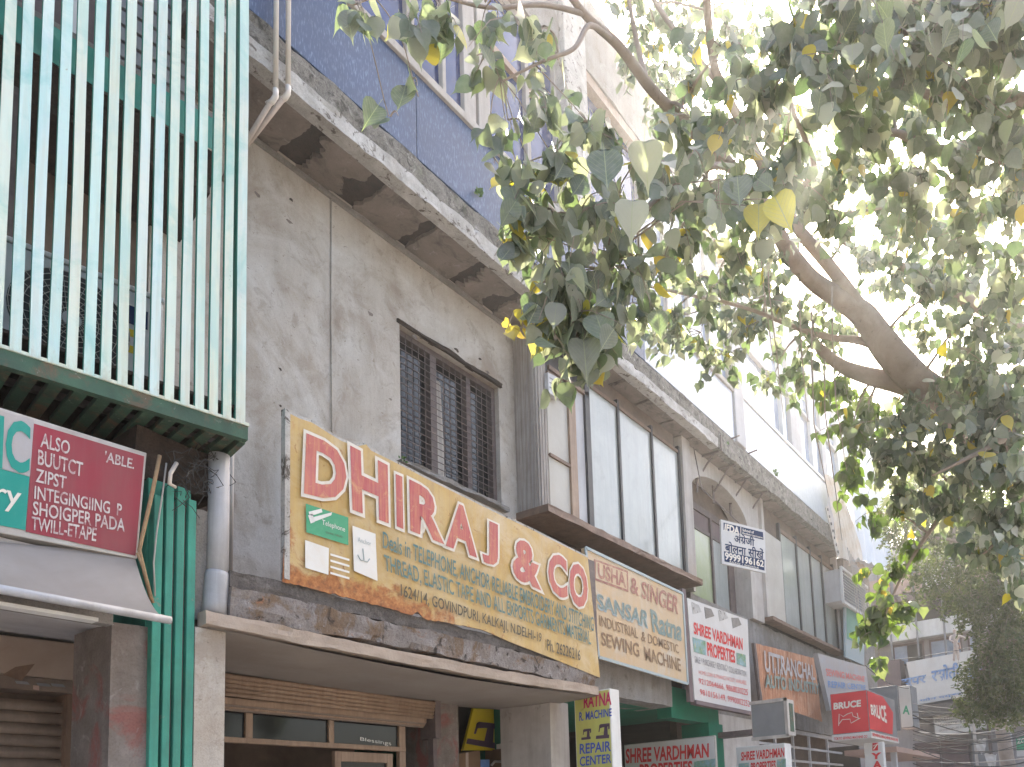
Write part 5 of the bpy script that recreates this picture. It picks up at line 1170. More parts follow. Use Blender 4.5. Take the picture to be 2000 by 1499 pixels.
for du in (-1.8, 2): 
    q = MB(); q.tube([F(1864.5+du, 1228, -5*sc_), F(1864.5+du, 1228, -5.5*sc_)], .8*sc_, 6); q.build('eye', M['black'], t)
q = MB(); q.tube([F(1862.5, 1232.5, -5*sc_), F(1866.5, 1232.5, -5*sc_)], .4*sc_, 5); q.build('mouth', M['terracotta'], t)
q = MB(); q.tube([F(1865, 1224), F(1866, 1180), F(1868, 1120)], .4*sc_+.004, 4); q.build('string', M['cable'], t)
# cables across the lane
def cable(pts, r, mt, lab, sag=.2, n=14, group=None):
    out = []
    for a, b in zip(pts, pts[1:]):
        for i in range(n): s = i/n; p = a.lerp(b, s); p.z -= sag*4*s*(1-s); out.append(p)
    out.append(pts[-1]); m = MB(); m.tube(out, r, 5); return m.top('overhead_cable', M[mt], lab, 'cable', group=group, smooth=True)
rg = random.Random(12)
for k in range(20):
    v0 = 1375+k*6.2+rg.uniform(-3, 3); v1 = v0-18+rg.uniform(-34, 26)
    x_ = 17+rg.uniform(0, 4); cable([PX(1783, v0, 14+rg.uniform(0, 3)), PX(2060, v1, x_)], .006+.006*rg.random(), 'cable' if k % 9 else 'palecable', 'one of the many sagging cables strung across the lane end', .05+.35*rg.random(), group='cables across the lane end')
cable([PX(1690, 1300, 13.5), PX(1775, 1345, 15)], .007, 'cable', 'short cable from the pale faded sign to the grey green box sign', .1)
cable([PX(1740, 1290, 16), PX(2050, 1222, 18)], .007, 'cable', 'single high cable passing in front of the Hindi banner top', .1)
# bright building blocks further back, above the lane end
m = MB(); m.box(XF+8, XF+16, 6, 16, 0, 10.5); bk = thing('background_building', 'pale block behind the lane end, left of the fine leaved tree', 'building', (XF+8, 8, 0)); m.build('wall', M['white'], bk)
for k in range(3):
    for j in range(4):
        q = MB(); q.box(XF+7.97, XF+7.999, 7+j*1.7, 7.9+j*1.7, 6+k*1.6, 7.1+k*1.6); q.build('window', M['skyglass'], bk)

# ================================================================== TREES
def leaf_mat(name, cols, trans, rough=.42, dust=.0, isl=True, yell=0):
    m = bpy.data.materials.new(name); m.use_nodes = True; nt = m.node_tree; N = nt.nodes; Lk = nt.links
    p = N['Principled BSDF']; out = N['Material Output']
    if isl: rnd = N.new('ShaderNodeNewGeometry').outputs['Random Per Island']
    else: rnd = N.new('ShaderNodeObjectInfo').outputs['Random']
    c = _ramp(nt, rnd, cols, 'LINEAR')
    g = N.new('ShaderNodeNewGeometry')
    n = _noise(nt, g.outputs['Position'], scale=28, detail=5, rough=.7)
    c2 = _mix(nt, _ramp(nt, n, [(.3, dust*.35), (.65, dust)]), c, (.36, .355, .33))
    if not isl:
        tcn = N.new('ShaderNodeTexCoord'); sp = N.new('ShaderNodeSeparateXYZ'); Lk.new(tcn.outputs['Object'], sp.inputs[0])
        def mt_(op, a, b=None, c=None):
            k = N.new('ShaderNodeMath'); k.operation = op
            for i, x in enumerate((a, b, c)):
                if x is None: continue
                if isinstance(x, bpy.types.NodeSocket): Lk.new(x, k.inputs[i])
                else: k.inputs[i].default_value = x
            return k.outputs[0]
        ax = mt_('ABSOLUTE', sp.outputs[0]); mid = mt_('LESS_THAN', ax, .014)
        lat = mt_('FRACT', mt_('ADD', mt_('MULTIPLY', sp.outputs[2], 7.5), mt_('MULTIPLY', ax, -6.0)))
        lat = mt_('MULTIPLY', mt_('LESS_THAN', lat, .10), .35)
        c2 = _mix(nt, mt_('MAXIMUM', mt_('MULTIPLY', mid, .7), lat), c2, (.42, .44, .32))
        c = _mix(nt, mt_('MAXIMUM', mt_('MULTIPLY', mid, .6), lat), c, (.30, .34, .18))
        sg = N.new('ShaderNodeBump'); sg.inputs['Strength'].default_value = .5; sg.inputs['Distance'].default_value = .01
        Lk.new(mt_('ADD', n, mt_('MULTIPLY', lat, -2.0)), sg.inputs['Height']); Lk.new(sg.outputs[0], p.inputs['Normal'])
    Lk.new(c2, p.inputs['Base Color']); p.inputs['Roughness'].default_value = rough; p.inputs['Specular IOR Level'].default_value = .45
    tr = N.new('ShaderNodeBsdfTranslucent'); tc = _mix(nt, 1.0, c, trans, 'MULTIPLY'); Lk.new(tc, tr.inputs[0])
    mx = N.new('ShaderNodeMixShader'); mx.inputs[0].default_value = .40
    Lk.new(p.outputs[0], mx.inputs[1]); Lk.new(tr.outputs[0], mx.inputs[2]); Lk.new(mx.outputs[0], out.inputs[0]); return m
GREENS = [(0, (.055, .085, .045)), (.25, (.085, .125, .075)), (.45, (.18, .20, .17)), (.62, (.11, .16, .075)), (.78, (.28, .295, .265)), (1, (.44, .435, .41))]  # pale stops: leaf dust, plus sky sheen put into the colour
LM = leaf_mat('peepal_leaf', GREENS, (1.9, 2.0, 1.15), dust=.75)
LMo = leaf_mat('peepal_leaf_single', GREENS, (1.9, 2.0, 1.15), dust=.8, isl=False)
YM = leaf_mat('yellow_peepal_leaf', [(0, (.60, .55, .05)), (.5, (.68, .62, .10)), (1, (.60, .48, .14))], (1.05, 1.1, .8), dust=.3, isl=False)
BM_ = leaf_mat('sunlit_green_leaf', [(0, (.09, .155, .03)), (.35, (.14, .20, .05)), (.7, (.10, .14, .06)), (1, (.16, .18, .10))], (1.5, 1.6, .75), dust=.4)  # backlight put into the colour: brighter, yellower copy of the leaf green
FM = leaf_mat('fine_leaf', [(0, (.065, .095, .035)), (.5, (.10, .13, .055)), (1, (.16, .17, .09))], (1.6, 1.7, .8), dust=.1)
# one peepal leaf: heart shape with a drip tip, folded on the midrib and arched; tip along -z, face along -y
HALF = [(0, 0), (.17, .07), (.33, .02), (.46, -.14), (.47, -.32), (.38, -.52), (.22, -.70), (.07, -.84), (.02, -1.0), (0, -1.12)]
def leaf_geo(fold=.25, arch=.15, simple=False):
    H = HALF if not simple else [HALF[i] for i in (0, 2, 4, 6, 9)]
    vs = []; fs = []
    def P(x, z): return Vector((x, -fold*abs(x)+arch*(z*z)*.9, z))
    n = len(H)
    for sgn in (1, -1):
        pass
    mid = [P(0, z) for x, z in H]; r = [P(x, z) for x, z in H]; l = [P(-x, z) for x, z in H]
    vs = mid + r[1:-1] + l[1:-1]; k = n
    R_ = lambda i: (0 if i == 0 else (n-1 if i == n-1 else k+i-1)); L_ = lambda i: (0 if i == 0 else (n-1 if i == n-1 else k+(n-2)+i-1))
    for i in range(n-1):
        for S in (R_, L_):
            f = [i, i+1, S(i+1), S(i)]; g = []
            for a in f:
                if a not in g: g.append(a)
            if len(g) > 2: fs.append(tuple(g if S is R_ else g[::-1]))
    return vs, fs
VARS = [leaf_geo(f, a) for f, a in ((.18, .10), (.35, .18), (.05, -.12), (.5, .25))]
SVARS = [leaf_geo(f, a, True) for f, a in ((.2, .1), (.4, .2), (.1, -.15))]
leaf_me = []
for i, (v, f) in enumerate(VARS):
    me = bpy.data.meshes.new('leaf'); me.from_pydata([tuple(p) for p in v], [], f)
    # short stalk
    bm = bmesh.new(); bm.from_mesh(me)
    a = [bm.verts.new(c) for c in ((-.008, 0, 0), (.008, 0, 0), (.006, -.03, .38), (-.006, -.03, .38))]; bm.faces.new(a); bm.to_mesh(me); bm.free()
    me.polygons.foreach_set('use_smooth', [True]*len(me.polygons)); leaf_me.append(me)

tree = thing('peepal_tree', 'big peepal tree with heart shaped drip tip leaves reaching over the lane from the right', 'tree', (9.2, .1, 0))
TO = ORG[tree.name]
nodes = []                                     # (point, radius) skeleton to hang twigs from
wood = MB(); limbs = []
def smooth_path(P, n=6):
    out = []
    for i in range(len(P)-1):
        p0 = P[max(i-1, 0)]; p1 = P[i]; p2 = P[i+1]; p3 = P[min(i+2, len(P)-1)]
        for j in range(n):
            t = j/n; q = []
            for a, b, c, d in zip(p0, p1, p2, p3): q.append(.5*((2*b)+(-a+c)*t+(2*a-5*b+4*c-d)*t*t+(-a+3*b-3*c+d)*t**3))
            out.append(tuple(q))
    out.append(tuple(P[-1])); return out
def limb(pts, mb=None, hang=True, world=False):
    """pts: (u, v, distance, radius) along the limb"""
    P = [(*(PT(u, v, t)), r) for u, v, t, r in pts] if not world else pts
    S = smooth_path(P); m = MB() if mb is None else mb
    L_ = [Vector(p[:3])+Vector((nz(p[:3], 2.2, 1), nz(p[:3], 2.2, 4), nz(p[:3], 2.2, 9)))*p[3]*.35 for p in S]
    m.tube(L_, [max(.002, p[3])*(1+.08*nz(p[:3], 5)) for p in S], 10 if S[0][3] > .03 else 6)
    if hang: nodes.extend((l, p[3]) for l, p in zip(L_, S))
    if mb is None: m.build('limb', M['bark'], tree, smooth=True)
base = PT(1855, 790, 6.3)
limb([(9.2, .1, 0, .26), (9.15, .12, 1.5, .21), (9.0, .2, 3.0, .19), (8.6, .35, 4.1, .17), (8.0, .62, 4.75, .15), (7.3, .95, 4.95, .13), (*base, .115)], world=True)
limb([(1855, 790, 6.3, .115), (1800, 748, 6.25, .108), (1740, 690, 6.2, .10), (1692, 620, 6.15, .088), (1650, 592, 6.1, .068), (1600, 558, 6.0, .060), (1560, 510, 5.8, .054), (1522, 455, 5.6, .046), (1490, 400, 5.4, .040), (1440, 335, 5.2, .034), (1380, 283, 5.0, .030), (1310, 215, 4.8, .027), (1262, 165, 4.7, .025), (1205, 90, 4.6, .021), (1140, 28, 4.5, .017), (1080, -60, 4.4, .012)])
limb([(1700, 632, 6.15, .07), (1655, 570, 6.1, .050), (1605, 500, 6.0, .042), (1550, 430, 5.9, .036), (1500, 345, 5.8, .032), (1455, 260, 5.8, .028), (1400, 150, 5.7, .026), (1385, 60, 5.7, .023), (1378, -60, 5.6, .018)])
limb([(1830, 775, 6.28, .09), (1770, 752, 6.3, .075), (1705, 738, 6.3, .062), (1650, 718, 6.35, .05), (1605, 682, 6.4, .038), (1560, 640, 6.5, .028), (1480, 605, 6.6, .02), (1390, 585, 6.4, .014), (1270, 560, 5.8, .008)])
limb([(1712, 672, 6.2, .045), (1672, 664, 6.2, .026), (1620, 658, 6.2, .021), (1555, 640, 6.1, .017), (1480, 610, 5.9, .012), (1380, 580, 5.5, .008)])
limb([(1440, 335, 5.2, .025), (1400, 325, 4.9, .017), (1340, 345, 4.6, .015), (1285, 385, 4.3, .012), (1235, 440, 4.1, .008), (1180, 520, 3.9, .005)])
limb([(1470, 300, 5.8, .022), (1420, 190, 5.9, .02), (1350, 100, 6.0, .018), (1290, 20, 6.2, .014), (1240, -60, 6.3, .01)])
limb([(1262, 165, 4.7, .018), (1252, 120, 4.8, .013), (1235, 40, 4.9, .010), (1220, -50, 5, .007)])
limb([(1190, 75, 4.55, .014), (1150, 50, 4.3, .011), (1120, 95, 4.1, .009), (1060, 120, 4.0, .006), (980, 160, 3.9, .004)])
limb([(1140, 28, 4.5, .012), (1060, 10, 4.3, .009), (950, 15, 4.1, .007), (800, -20, 3.9, .005), (690, 10, 3.8, .003)])
limb([(2250, 760, 7.6, .1), (2080, 700, 7.2, .075), (1985, 640, 7.0, .062), (1900, 592, 6.9, .052), (1830, 562, 6.8, .044), (1765, 525, 6.7, .033), (1710, 505, 6.7, .024), (1640, 470, 6.6, .014)])
limb([(2200, 420, 5.6, .06), (2050, 345, 5.3, .042), (1985, 318, 5.2, .036), (1900, 285, 5.1, .03), (1830, 295, 5.0, .024), (1750, 262, 5.0, .018), (1700, 265, 4.9, .010)])
limb([(2150, 160, 4.9, .045), (1960, 108, 4.6, .030), (1880, 85, 4.5, .025), (1800, 62, 4.4, .02), (1720, 70, 4.4, .013), (1640, 40, 4.4, .008)])
limb([(2100, 220, 4.9, .04), (1960, 190, 4.8, .025), (1830, 192, 4.7, .022), (1760, 150, 4.7, .015), (1700, 90, 4.7, .01)])
limb([(1600, 420, 5.6, .03), (1560, 385, 5.2, .02), (1520, 400, 4.9, .016), (1590, 330, 4.8, .013), (1545, 200, 4.6, .01), (1560, 100, 4.5, .007)])
limb([(1900, 830, 6.3, .05), (1930, 900, 6.0, .03), (1880, 960, 5.8, .022), (1800, 1060, 5.7, .014), (1750, 1150, 5.7, .009), (1720, 1230, 5.7, .005)])
limb([(1930, 900, 6.0, .028), (1985, 950, 5.6, .02), (1960, 1040, 5.4, .012), (1900, 1100, 5.4, .007)])
limb([(2100, 860, 6.4, .07), (2000, 830, 5.7, .04), (1960, 860, 5.2, .02), (1880, 900, 5.0, .012), (1820, 930, 5, .006)])
for k, (u, v) in enumerate(((1500, 450), (1585, 610), (1610, 700), (1625, 560), (1560, 470), (1480, 330))):   # aerial roots
    a = PT(u, v, 5.9); m = MB(); rg = random.Random(k)
    m.tube([a, a+Vector((.02, .03, -.35)), a+Vector((rg.uniform(-.08, .08), .02, -.8)), a+Vector((rg.uniform(-.1, .1), .0, -1.25))], [.006, .005, .004, .002], 5); m.build('aerial_root', M['bark'], tree, smooth=True)

rl = random.Random(77)
LEAVES = []                                    # (pos, rot matrix, size, kind)
twigs = MB()
def orient(tip, face):
    """matrix whose local -z is the tip direction and local -y the face normal"""
    z = -tip.normalized(); y = -(face - z*face.dot(z)); 
    y = y.normalized() if y.length > 1e-5 else z.orthogonal().normalized()
    x = y.cross(z); return Matrix((x, y, z)).transposed()
def add_leaf(p, size, kind, droop=.9, outward=None):
    tip = Vector((rl.gauss(0, .45), rl.gauss(0, .45), -droop)) + (outward*.35 if outward else Vector())
    a = rl.uniform(0, 6.283); face = Vector((math.cos(a), math.sin(a), rl.uniform(.0, .9)))
    LEAVES.append((p, orient(tip, face), size*rl.uniform(.6, 1.25), kind))
def nearest(p, rmax=1):
    return min(nodes, key=lambda n: (n[0]-p).length_squared)
def cluster(u, v, t, su, sv, st, ntw, nl, size, kind='g', droop=.9, yellow=.03, twlen=.45, sub=True):
    c = PT(u, v, t)
    q, r = nearest(c); mid = (q+c)/2+Vector((0, 0, .08))
    path = []
    for i in range(9):
        s = i/8; a = q.lerp(mid, s).lerp(mid.lerp(c, s), s); path.append(a+Vector((nz(a, 4, 2), nz(a, 4, 5), nz(a, 4, 8)))*.03)
    twigs.tube(path, [max(.0022, min(r*.6, .012)*(1-.75*i/8)) for i in range(9)], 5, cap=False)
    big = ntw <= 2
    ntw = max(1, round(ntw*(.68 if t < 4.15 and u < 1120 and v < 260 else 1.0 if t < 4.15 and u < 1300 and v < 350 else 1.35 if v < 700 and u > 1550 else 1.15 if v < 700 and u > 1250 else .95 if u < 1260 else 1.15)))
    nl = nl if big else round(nl*(1.35 if t < 4.15 else 2.1)); size = size*(1 if big else .72 if t < 4.15 else .64 if t < 7 else .62)
    if t < 4.15 and v > 260: su *= 1.15; sv *= 1.15
    for k in range(ntw):
        e = PT(u+rl.gauss(0, su), v+rl.gauss(0, sv), t+rl.gauss(0, st))
        b = min(path[3:], key=lambda x: (x-e).length_squared)
        d = e-b
        if d.length > 1.5*twlen: b = e-d.normalized()*twlen*1.3
        P = []
        for i in range(6):
            s = i/5; a = b.lerp(e, s); a.z += .10*d.length*math.sin(math.pi*s)*.8-.05*s*s; P.append(a+Vector((nz(a, 9, 2), nz(a, 9, 5), nz(a, 9, 8)))*.012)
        twigs.tube(P, [.0032*(1-.6*i/5) for i in range(6)], 4, cap=False)
        for j in range(nl):
            s = .25+.75*(j+rl.random()*.6)/nl; i = min(int(s*5), 4); a = P[i].lerp(P[i+1], s*5-i)
            off = Vector((rl.gauss(0, 1), rl.gauss(0, 1), rl.uniform(-1.1, .1))).normalized()*size*.45
            kk = 'y' if rl.random() < yellow else kind
            twigs.add([a, a+Vector((.0016, 0, 0)), a+off], [(0, 1, 2)])
            add_leaf(a+off, size, kk, droop, off.normalized())
C_ = cluster
# near sprays, left edge of the crown
for a in ((700, 15, 3.7, 28, 18, .12, 4, 3, .105), (790, 20, 3.75, 35, 25, .12, 5, 4, .11), (870, 30, 3.8, 40, 35, .15, 6, 4, .11), (935, 110, 3.9, 40, 45, .15, 5, 4, .11), (990, 40, 4.0, 50, 35, .2, 7, 4, .11),
          (760, 235, 3.6, 30, 30, .1, 1, 2, .12), (820, 180, 3.7, 30, 40, .1, 2, 2, .11), (1060, 60, 4.1, 45, 40, .2, 7, 4, .11), (1050, 170, 4.0, 45, 40, .2, 5, 4, .11), (960, 290, 3.7, 22, 35, .1, 4, 3, .10), (1000, 235, 3.8, 35, 30, .1, 3, 3, .105)): C_(*a)
# main drooping spray in front of the ledge
for a in ((1080, 300, 3.7, 55, 40, .15, 8, 4, .125), (1160, 270, 3.8, 55, 45, .15, 9, 4, .125), (1050, 400, 3.6, 45, 40, .12, 7, 4, .125), (1130, 420, 3.6, 55, 50, .15, 12, 4, .125), (1200, 420, 3.8, 50, 50, .2, 10, 4, .125),
          (1100, 530, 3.5, 50, 40, .12, 11, 4, .12), (1180, 540, 3.7, 55, 45, .15, 11, 4, .12), (1110, 620, 3.5, 38, 35, .1, 9, 4, .125), (1185, 630, 3.6, 35, 40, .1, 7, 4, .125), (1130, 690, 3.5, 28, 25, .1, 7, 3, .13), (1250, 600, 4.4, 40, 35, .2, 8, 4, .11), (1060, 560, 3.5, 20, 40, .1, 4, 3, .12), (1040, 330, 3.6, 35, 35, .12, 5, 4, .12), (1020, 470, 3.5, 22, 35, .1, 5, 4, .11), (1075, 640, 3.45, 22, 28, .08, 5, 3, .12), (1235, 500, 3.9, 35, 50, .2, 6, 4, .12)): C_(*a)
C_(1020, 390, 3.6, 20, 38, .1, 5, 3, .09, yellow=.9); C_(1000, 620, 3.5, 14, 28, .06, 3, 3, .085, yellow=1)
# middle of the crown
for a in ((1270, 300, 4.0, 60, 50, .3, 10, 4, .125), (1330, 420, 4.4, 60, 55, .4, 11, 4, .12), (1400, 380, 4.6, 60, 55, .4, 10, 4, .12), (1350, 230, 4.6, 60, 55, .4, 10, 4, .12), (1450, 260, 4.6, 60, 55, .5, 11, 4, .125), (1430, 480, 4.9, 50, 45, .4, 10, 4, .115),
          (1300, 520, 5.0, 60, 45, .4, 12, 4, .11), (1400, 560, 5.6, 70, 40, .4, 13, 5, .11), (1500, 560, 6.0, 60, 40, .3, 12, 5, .11), (1480, 420, 4.2, 50, 50, .3, 5, 3, .14), (1530, 330, 4.2, 50, 60, .3, 9, 4, .13), (1500, 180, 4.4, 55, 60, .3, 9, 4, .125), (1420, 90, 4.8, 60, 60, .4, 8, 4, .12), (1550, 80, 4.4, 60, 60, .3, 11, 4, .12)): C_(*a, yellow=.045)
# small distant leaves seen through the crown
for a in ((1230, 120, 7.5, 60, 60, .6, 14, 6, .11), (1320, 160, 8, 60, 50, .6, 14, 6, .11), (1300, 50, 8, 70, 40, .6, 12, 6, .11), (1480, 60, 7.5, 60, 50, .6, 10, 6, .11), (1520, 480, 7.8, 60, 50, .4, 9, 6, .11), (1600, 330, 7.8, 60, 60, .5, 10, 6, .11), (1560, 230, 8, 60, 60, .5, 10, 6, .11), (1290, 640, 7.2, 50, 20, .3, 7, 5, .11)): C_(*a, twlen=.6)
# fringe below the lower limb
for a in ((1290, 640, 6.3, 45, 25, .2, 9, 5, .115), (1370, 650, 6.4, 45, 35, .2, 11, 5, .115), (1420, 700, 6.4, 35, 40, .2, 7, 4, .12), (1470, 640, 6.5, 45, 35, .2, 11, 5, .115), (1510, 730, 6.5, 30, 35, .2, 6, 4, .12), (1560, 720, 6.5, 35, 40, .2, 8, 4, .115), (1640, 640, 6.5, 35, 25, .2, 6, 4, .11),
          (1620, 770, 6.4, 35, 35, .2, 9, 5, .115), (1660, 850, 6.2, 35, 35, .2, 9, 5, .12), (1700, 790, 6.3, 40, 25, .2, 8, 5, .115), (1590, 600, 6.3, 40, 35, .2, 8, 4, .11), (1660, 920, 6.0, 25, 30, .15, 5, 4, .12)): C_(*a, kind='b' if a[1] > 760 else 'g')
# right side, upper
for a in ((1620, 160, 4.3, 55, 65, .3, 12, 4, .12), (1700, 60, 4.3, 60, 45, .3, 11, 4, .125), (1680, 250, 4.6, 55, 60, .3, 11, 4, .12), (1600, 420, 5.0, 45, 55, .3, 9, 4, .12), (1790, 110, 4.4, 60, 50, .3, 9, 4, .125), (1880, 40, 4.4, 60, 40, .3, 12, 4, .125), (1960, 60, 4.5, 50, 60, .3, 12, 4, .125), (1850, 170, 4.6, 60, 50, .3, 10, 4, .12), (1960, 220, 4.8, 50, 60, .3, 13, 4, .125),
          (1790, 330, 5.0, 60, 60, .3, 12, 4, .12), (1880, 330, 5.0, 60, 55, .3, 13, 4, .12), (1970, 380, 5.2, 45, 60, .3, 12, 4, .12), (1900, 460, 5.4, 60, 45, .3, 12, 4, .12), (1800, 430, 5.6, 60, 45, .3, 11, 4, .115), (1720, 400, 6.0, 45, 40, .3, 6, 4, .115), (1980, 520, 5.6, 40, 45, .3, 10, 4, .12), (1830, 530, 6.6, 60, 30, .3, 10, 5, .115), (1740, 560, 6.8, 40, 35, .3, 6, 5, .11), (1950, 620, 6.2, 40, 30, .3, 8, 5, .115), (1850, 620, 6.8, 40, 28, .2, 6, 4, .11)): C_(*a)
for a in ((1760, 470, 6.6, 45, 35, .3, 8, 5, .115), (1700, 500, 6.4, 35, 35, .3, 6, 5, .115), (1870, 540, 6.0, 45, 30, .3, 9, 5, .12), (1960, 560, 6.0, 40, 35, .3, 10, 5, .12), (1990, 680, 5.8, 35, 35, .3, 10, 5, .12), (1880, 690, 6.4, 40, 25, .3, 8, 5, .115), (1800, 640, 6.8, 40, 25, .3, 5, 5, .11),
          (1640, -10, 4.6, 60, 25, .3, 10, 4, .12), (1760, -10, 4.5, 60, 25, .3, 10, 4, .12), (1880, -15, 4.5, 60, 25, .3, 10, 4, .12), (1980, 0, 4.6, 40, 30, .3, 10, 4, .12), (1990, 300, 5.0, 30, 50, .3, 8, 4, .12), (1740, 200, 5.2, 45, 50, .3, 9, 4, .12), (1660, 330, 5.4, 40, 45, .3, 8, 4, .115)): C_(*a)
# right side, lower: dense skirt
for a in ((1850, 750, 5.9, 45, 35, .3, 8, 5, .12), (1930, 720, 5.6, 50, 40, .3, 14, 5, .12), (1980, 800, 5.3, 40, 45, .3, 15, 5, .125), (1890, 800, 5.6, 50, 40, .3, 16, 5, .125), (1780, 830, 5.9, 50, 35, .3, 15, 5, .12), (1730, 880, 5.9, 45, 35, .25, 14, 5, .12), (1810, 900, 5.7, 50, 40, .3, 17, 5, .12), (1900, 890, 5.4, 55, 45, .3, 17, 5, .125), (1975, 910, 5.2, 40, 50, .3, 15, 5, .13),
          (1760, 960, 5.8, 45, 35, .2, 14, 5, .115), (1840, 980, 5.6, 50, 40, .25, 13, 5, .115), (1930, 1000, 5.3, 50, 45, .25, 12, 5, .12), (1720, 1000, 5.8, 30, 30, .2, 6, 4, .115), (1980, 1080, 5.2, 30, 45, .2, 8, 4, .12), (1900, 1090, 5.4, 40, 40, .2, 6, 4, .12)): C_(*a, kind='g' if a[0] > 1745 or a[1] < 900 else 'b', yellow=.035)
for a in ((1985, 1000, 5.3, 25, 45, .2, 10, 5, .12), (1990, 1120, 5.4, 18, 40, .2, 6, 4, .12), (1940, 1060, 5.5, 35, 35, .2, 6, 4, .12)): C_(*a)
# hanging sun bright tail
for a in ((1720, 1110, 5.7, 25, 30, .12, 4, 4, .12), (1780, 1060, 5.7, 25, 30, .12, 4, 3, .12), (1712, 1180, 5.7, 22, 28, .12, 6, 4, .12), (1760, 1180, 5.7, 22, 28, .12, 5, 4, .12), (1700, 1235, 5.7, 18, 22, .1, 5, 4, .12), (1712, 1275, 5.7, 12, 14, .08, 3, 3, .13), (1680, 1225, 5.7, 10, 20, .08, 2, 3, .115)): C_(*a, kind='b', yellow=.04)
for (u, v, t_, s) in ((1260, 305, 3.4, .14), (1482, 425, 3.6, .135), (1515, 410, 3.5, .14), (1440, 370, 3.6, .13), (1140, 690, 3.4, .15), (1165, 640, 3.4, .145), (1235, 420, 3.3, .14), (1180, 320, 3.4, .15)):
    a = PT(u, v-22, t_); q, r = nearest(a); twigs.tube([q, (q+a)/2+Vector((0, 0, .12)), a], [.004, .003, .0015], 4, cap=False)
    LEAVES.append((a, orient(Vector((rl.gauss(0, .15), rl.gauss(0, .15), -1)), (CAM-a)+Vector((0, 0, 1.2))), s, 'y' if u in (1482, 1515) else 'g'))
twigs.build('twigs', M['bark'], tree, kind='stuff', fixn=False)
# the leaves that show largest are single parts, the rest one mass
def ndc(p): d = p-CAM; k = d.dot(FWD); return (CX+FPX*d.dot(RIGHT)/k, CY-FPX*d.dot(UP)/k, k)
sc = []
for i, (p, mtx, s, k) in enumerate(LEAVES):
    u, v, dd = ndc(p); inside = -20 < u < 2010 and -20 < v < 1499
    sc.append((-(s*FPX/dd) if inside else 0, i))
sc.sort(); big = {i for _, i in sc[:295]}
mass = {'g': MB(), 'b': MB(), 'y': MB()}
for i, (p, mtx, s, k) in enumerate(LEAVES):
    if i in big:
        me = leaf_me[i % 4]; key = ('leafk', i % 4, k)
        if key not in _tc:
            m2 = me.copy(); m2.name = 'leaf'; m2.materials.clear(); m2.materials.append({'g': LMo, 'y': YM, 'b': LMo}[k]); _tc[key] = m2
        o = bpy.data.objects.new('leaf', _tc[key]); COL.objects.link(o); o.parent = tree
        o.matrix_local = Matrix.Translation(p-TO) @ mtx.to_4x4() @ Matrix.Diagonal((s*.92, s*.92, s, 1))
    else:
        u, v, dd = ndc(p); V_, F_ = (VARS if dd < 6.2 and s*FPX/dd > 22 else SVARS)[i % 3]
        R3 = mtx*s; mass[k].add([p+R3 @ x for x in V_], F_)
for k, mt, nm in (('g', LM, 'foliage'), ('b', BM_, 'foliage'), ('y', leaf_mat('yellow_mass_leaf', [(0, (.60, .52, .05)), (1, (.56, .42, .10))], (1.1, 1.1, .8), dust=.2), 'yellow_leaves')):
    if mass[k].v: mass[k].build(nm, mt, tree, kind='stuff', smooth=True, fixn=False)
print('leaves', len(LEAVES))

# fine leaved trees further along the lane
def fine_tree(name, lab, base, limbs_, blobs, size, seed, mt=FM, group=None):
    t = thing(name, lab, 'tree', base, group); rg = random.Random(seed); ends = []
    for L0 in limbs_:
        m = MB(); P = [(*p, r) for p, r in L0]; S = smooth_path(P, 5)
        m.tube([Vector(s[:3])+Vector((nz(s[:3], 1.5, 1), nz(s[:3], 1.5, 4), 0))*.06 for s in S], [s[3] for s in S], 9); m.build('trunk' if L0 is limbs_[0] else 'limb', M['bark'], t, smooth=True); ends += [Vector(s[:3]) for s in S]
    m = MB(); tw = MB()
    for (c, r, n) in blobs:
        c = Vector(c); q = min(ends, key=lambda e: (e-c).length); tw.tube([q, (q+c)/2+Vector((0, 0, .2)), c], [.03, .02, .008], 5, cap=False)
        for k in range(n):
            d = Vector((rg.gauss(0, 1), rg.gauss(0, 1), rg.gauss(0, .8))).normalized()*(rg.random()**.45*1.25)
            e = c+Vector((d.x*r[0], d.y*r[1], d.z*r[2])); dr = Vector((rg.gauss(0, .5), rg.gauss(0, .5), -1)).normalized()
            tw.tube([e-dr*.10, e+dr*.22], [.003, .0015], 3, cap=False)
            for j in range(16):
                b = e+dr*(.28*j/16-.05); dd = (Vector((rg.gauss(0, 1), rg.gauss(0, 1), rg.gauss(-.5, .6)))).normalized()*size*rg.uniform(.7, 1.4); w_ = dd.cross(Vector((rg.random(), rg.random(), rg.random()))).normalized()*size*.22
                m.add([b, b+dd*.5+w_, b+dd, b+dd*.5-w_], [(0, 1, 2, 3)])
    m.build('foliage', mt, t, kind='stuff', fixn=False); tw.build('twigs', M['bark'], t, kind='stuff', fixn=False); return t
def FP(u, v, x): return tuple(PX(u, v, x))
TX = 13.5
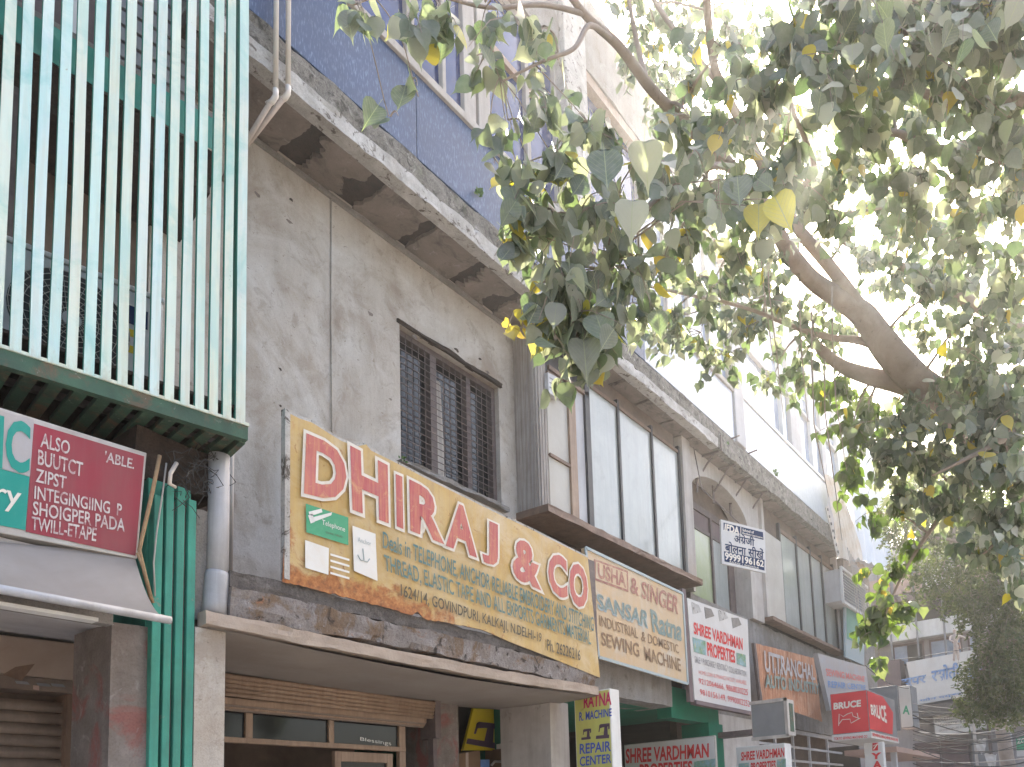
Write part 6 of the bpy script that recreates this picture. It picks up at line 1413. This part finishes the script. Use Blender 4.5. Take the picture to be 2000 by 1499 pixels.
fine_tree('neem_tree', 'dark fine leaved tree hanging in front of the Hindi banner at the right edge', (TX, PX(2060, 1450, TX).y, 0),
          [[((TX, PX(2060, 1450, TX).y, 0), .2), ((TX, PX(2060, 1400, TX).y, 2.0), .16), (FP(2050, 1200, TX), .12), (FP(2020, 1000, TX), .09), (FP(1960, 800, TX), .05)],
           [(FP(2040, 1180, TX), .07), (FP(1960, 1110, TX), .045), (FP(1880, 1060, TX-.4), .03), (FP(1800, 1050, TX-.5), .015)],
           [(FP(2045, 1260, TX), .06), (FP(1985, 1250, TX), .04), (FP(1930, 1300, TX), .02)]],
          [(FP(1800, 1060, TX), (.55, .55, .5), 110), (FP(1870, 1030, TX), (.6, .6, .6), 150), (FP(1940, 1080, TX), (.6, .6, .6), 170), (FP(1985, 1000, TX), (.6, .6, .6), 130), (FP(1840, 1130, TX), (.5, .6, .35), 110), (FP(1910, 1170, TX), (.5, .5, .45), 130),
           (FP(1985, 1180, TX), (.5, .45, .6), 170), (FP(1960, 1250, TX), (.5, .42, .4), 150), (FP(1930, 1310, TX), (.4, .42, .38), 130), (FP(1985, 1320, TX), (.4, .4, .4), 140), (FP(1905, 1370, TX), (.3, .28, .28), 75), (FP(1960, 1375, TX), (.3, .3, .25), 70), (FP(1760, 1010, TX), (.4, .4, .4), 60)], .075, 3)
fine_tree('street_tree', 'hazy yellow green tree crown behind the drooping peepal skirt', (19.0, 2.2, 0),
          [[((19, 2.2, 0), .2), ((19, 2.3, 3), .15), ((18.9, 2.6, 6), .12), ((18.8, 2.9, 8), .06)]],
          [(FP(1800, 1000, 18.6), (.9, .9, .9), 150), (FP(1860, 940, 18.6), (.9, .9, .9), 150), (FP(1790, 930, 18.6), (.7, .7, .6), 90), (FP(1930, 1000, 18.6), (.9, .9, .9), 130), (FP(1920, 900, 18.6), (.9, .9, .8), 120)], .10, 8,
          leaf_mat('lit_fine_leaf', [(0, (.10, .15, .04)), (.5, (.15, .20, .06)), (1, (.2, .22, .09))], (2, 2.1, .8), dust=.1))

# ================================================================== HAZE
hz = bpy.data.materials.new('lane_haze'); hz.use_nodes = True; nt = hz.node_tree
nt.nodes.remove(nt.nodes['Principled BSDF'])
pv = nt.nodes.new('ShaderNodeVolumePrincipled'); pv.inputs['Color'].default_value = (.96, .95, .94, 1)
pv.inputs['Density'].default_value = HAZE; pv.inputs['Anisotropy'].default_value = HAZE_G
nt.links.new(pv.outputs[0], nt.nodes['Material Output'].inputs['Volume'])
m = MB(); m.box(-31, 63, -35, 35, -1.1, 12.6); m.top('haze', hz, 'thin haze filling the lane, added for the veiling sun glare', 'haze', kind='stuff')  # haze volume added to veil the view with glare round the sun
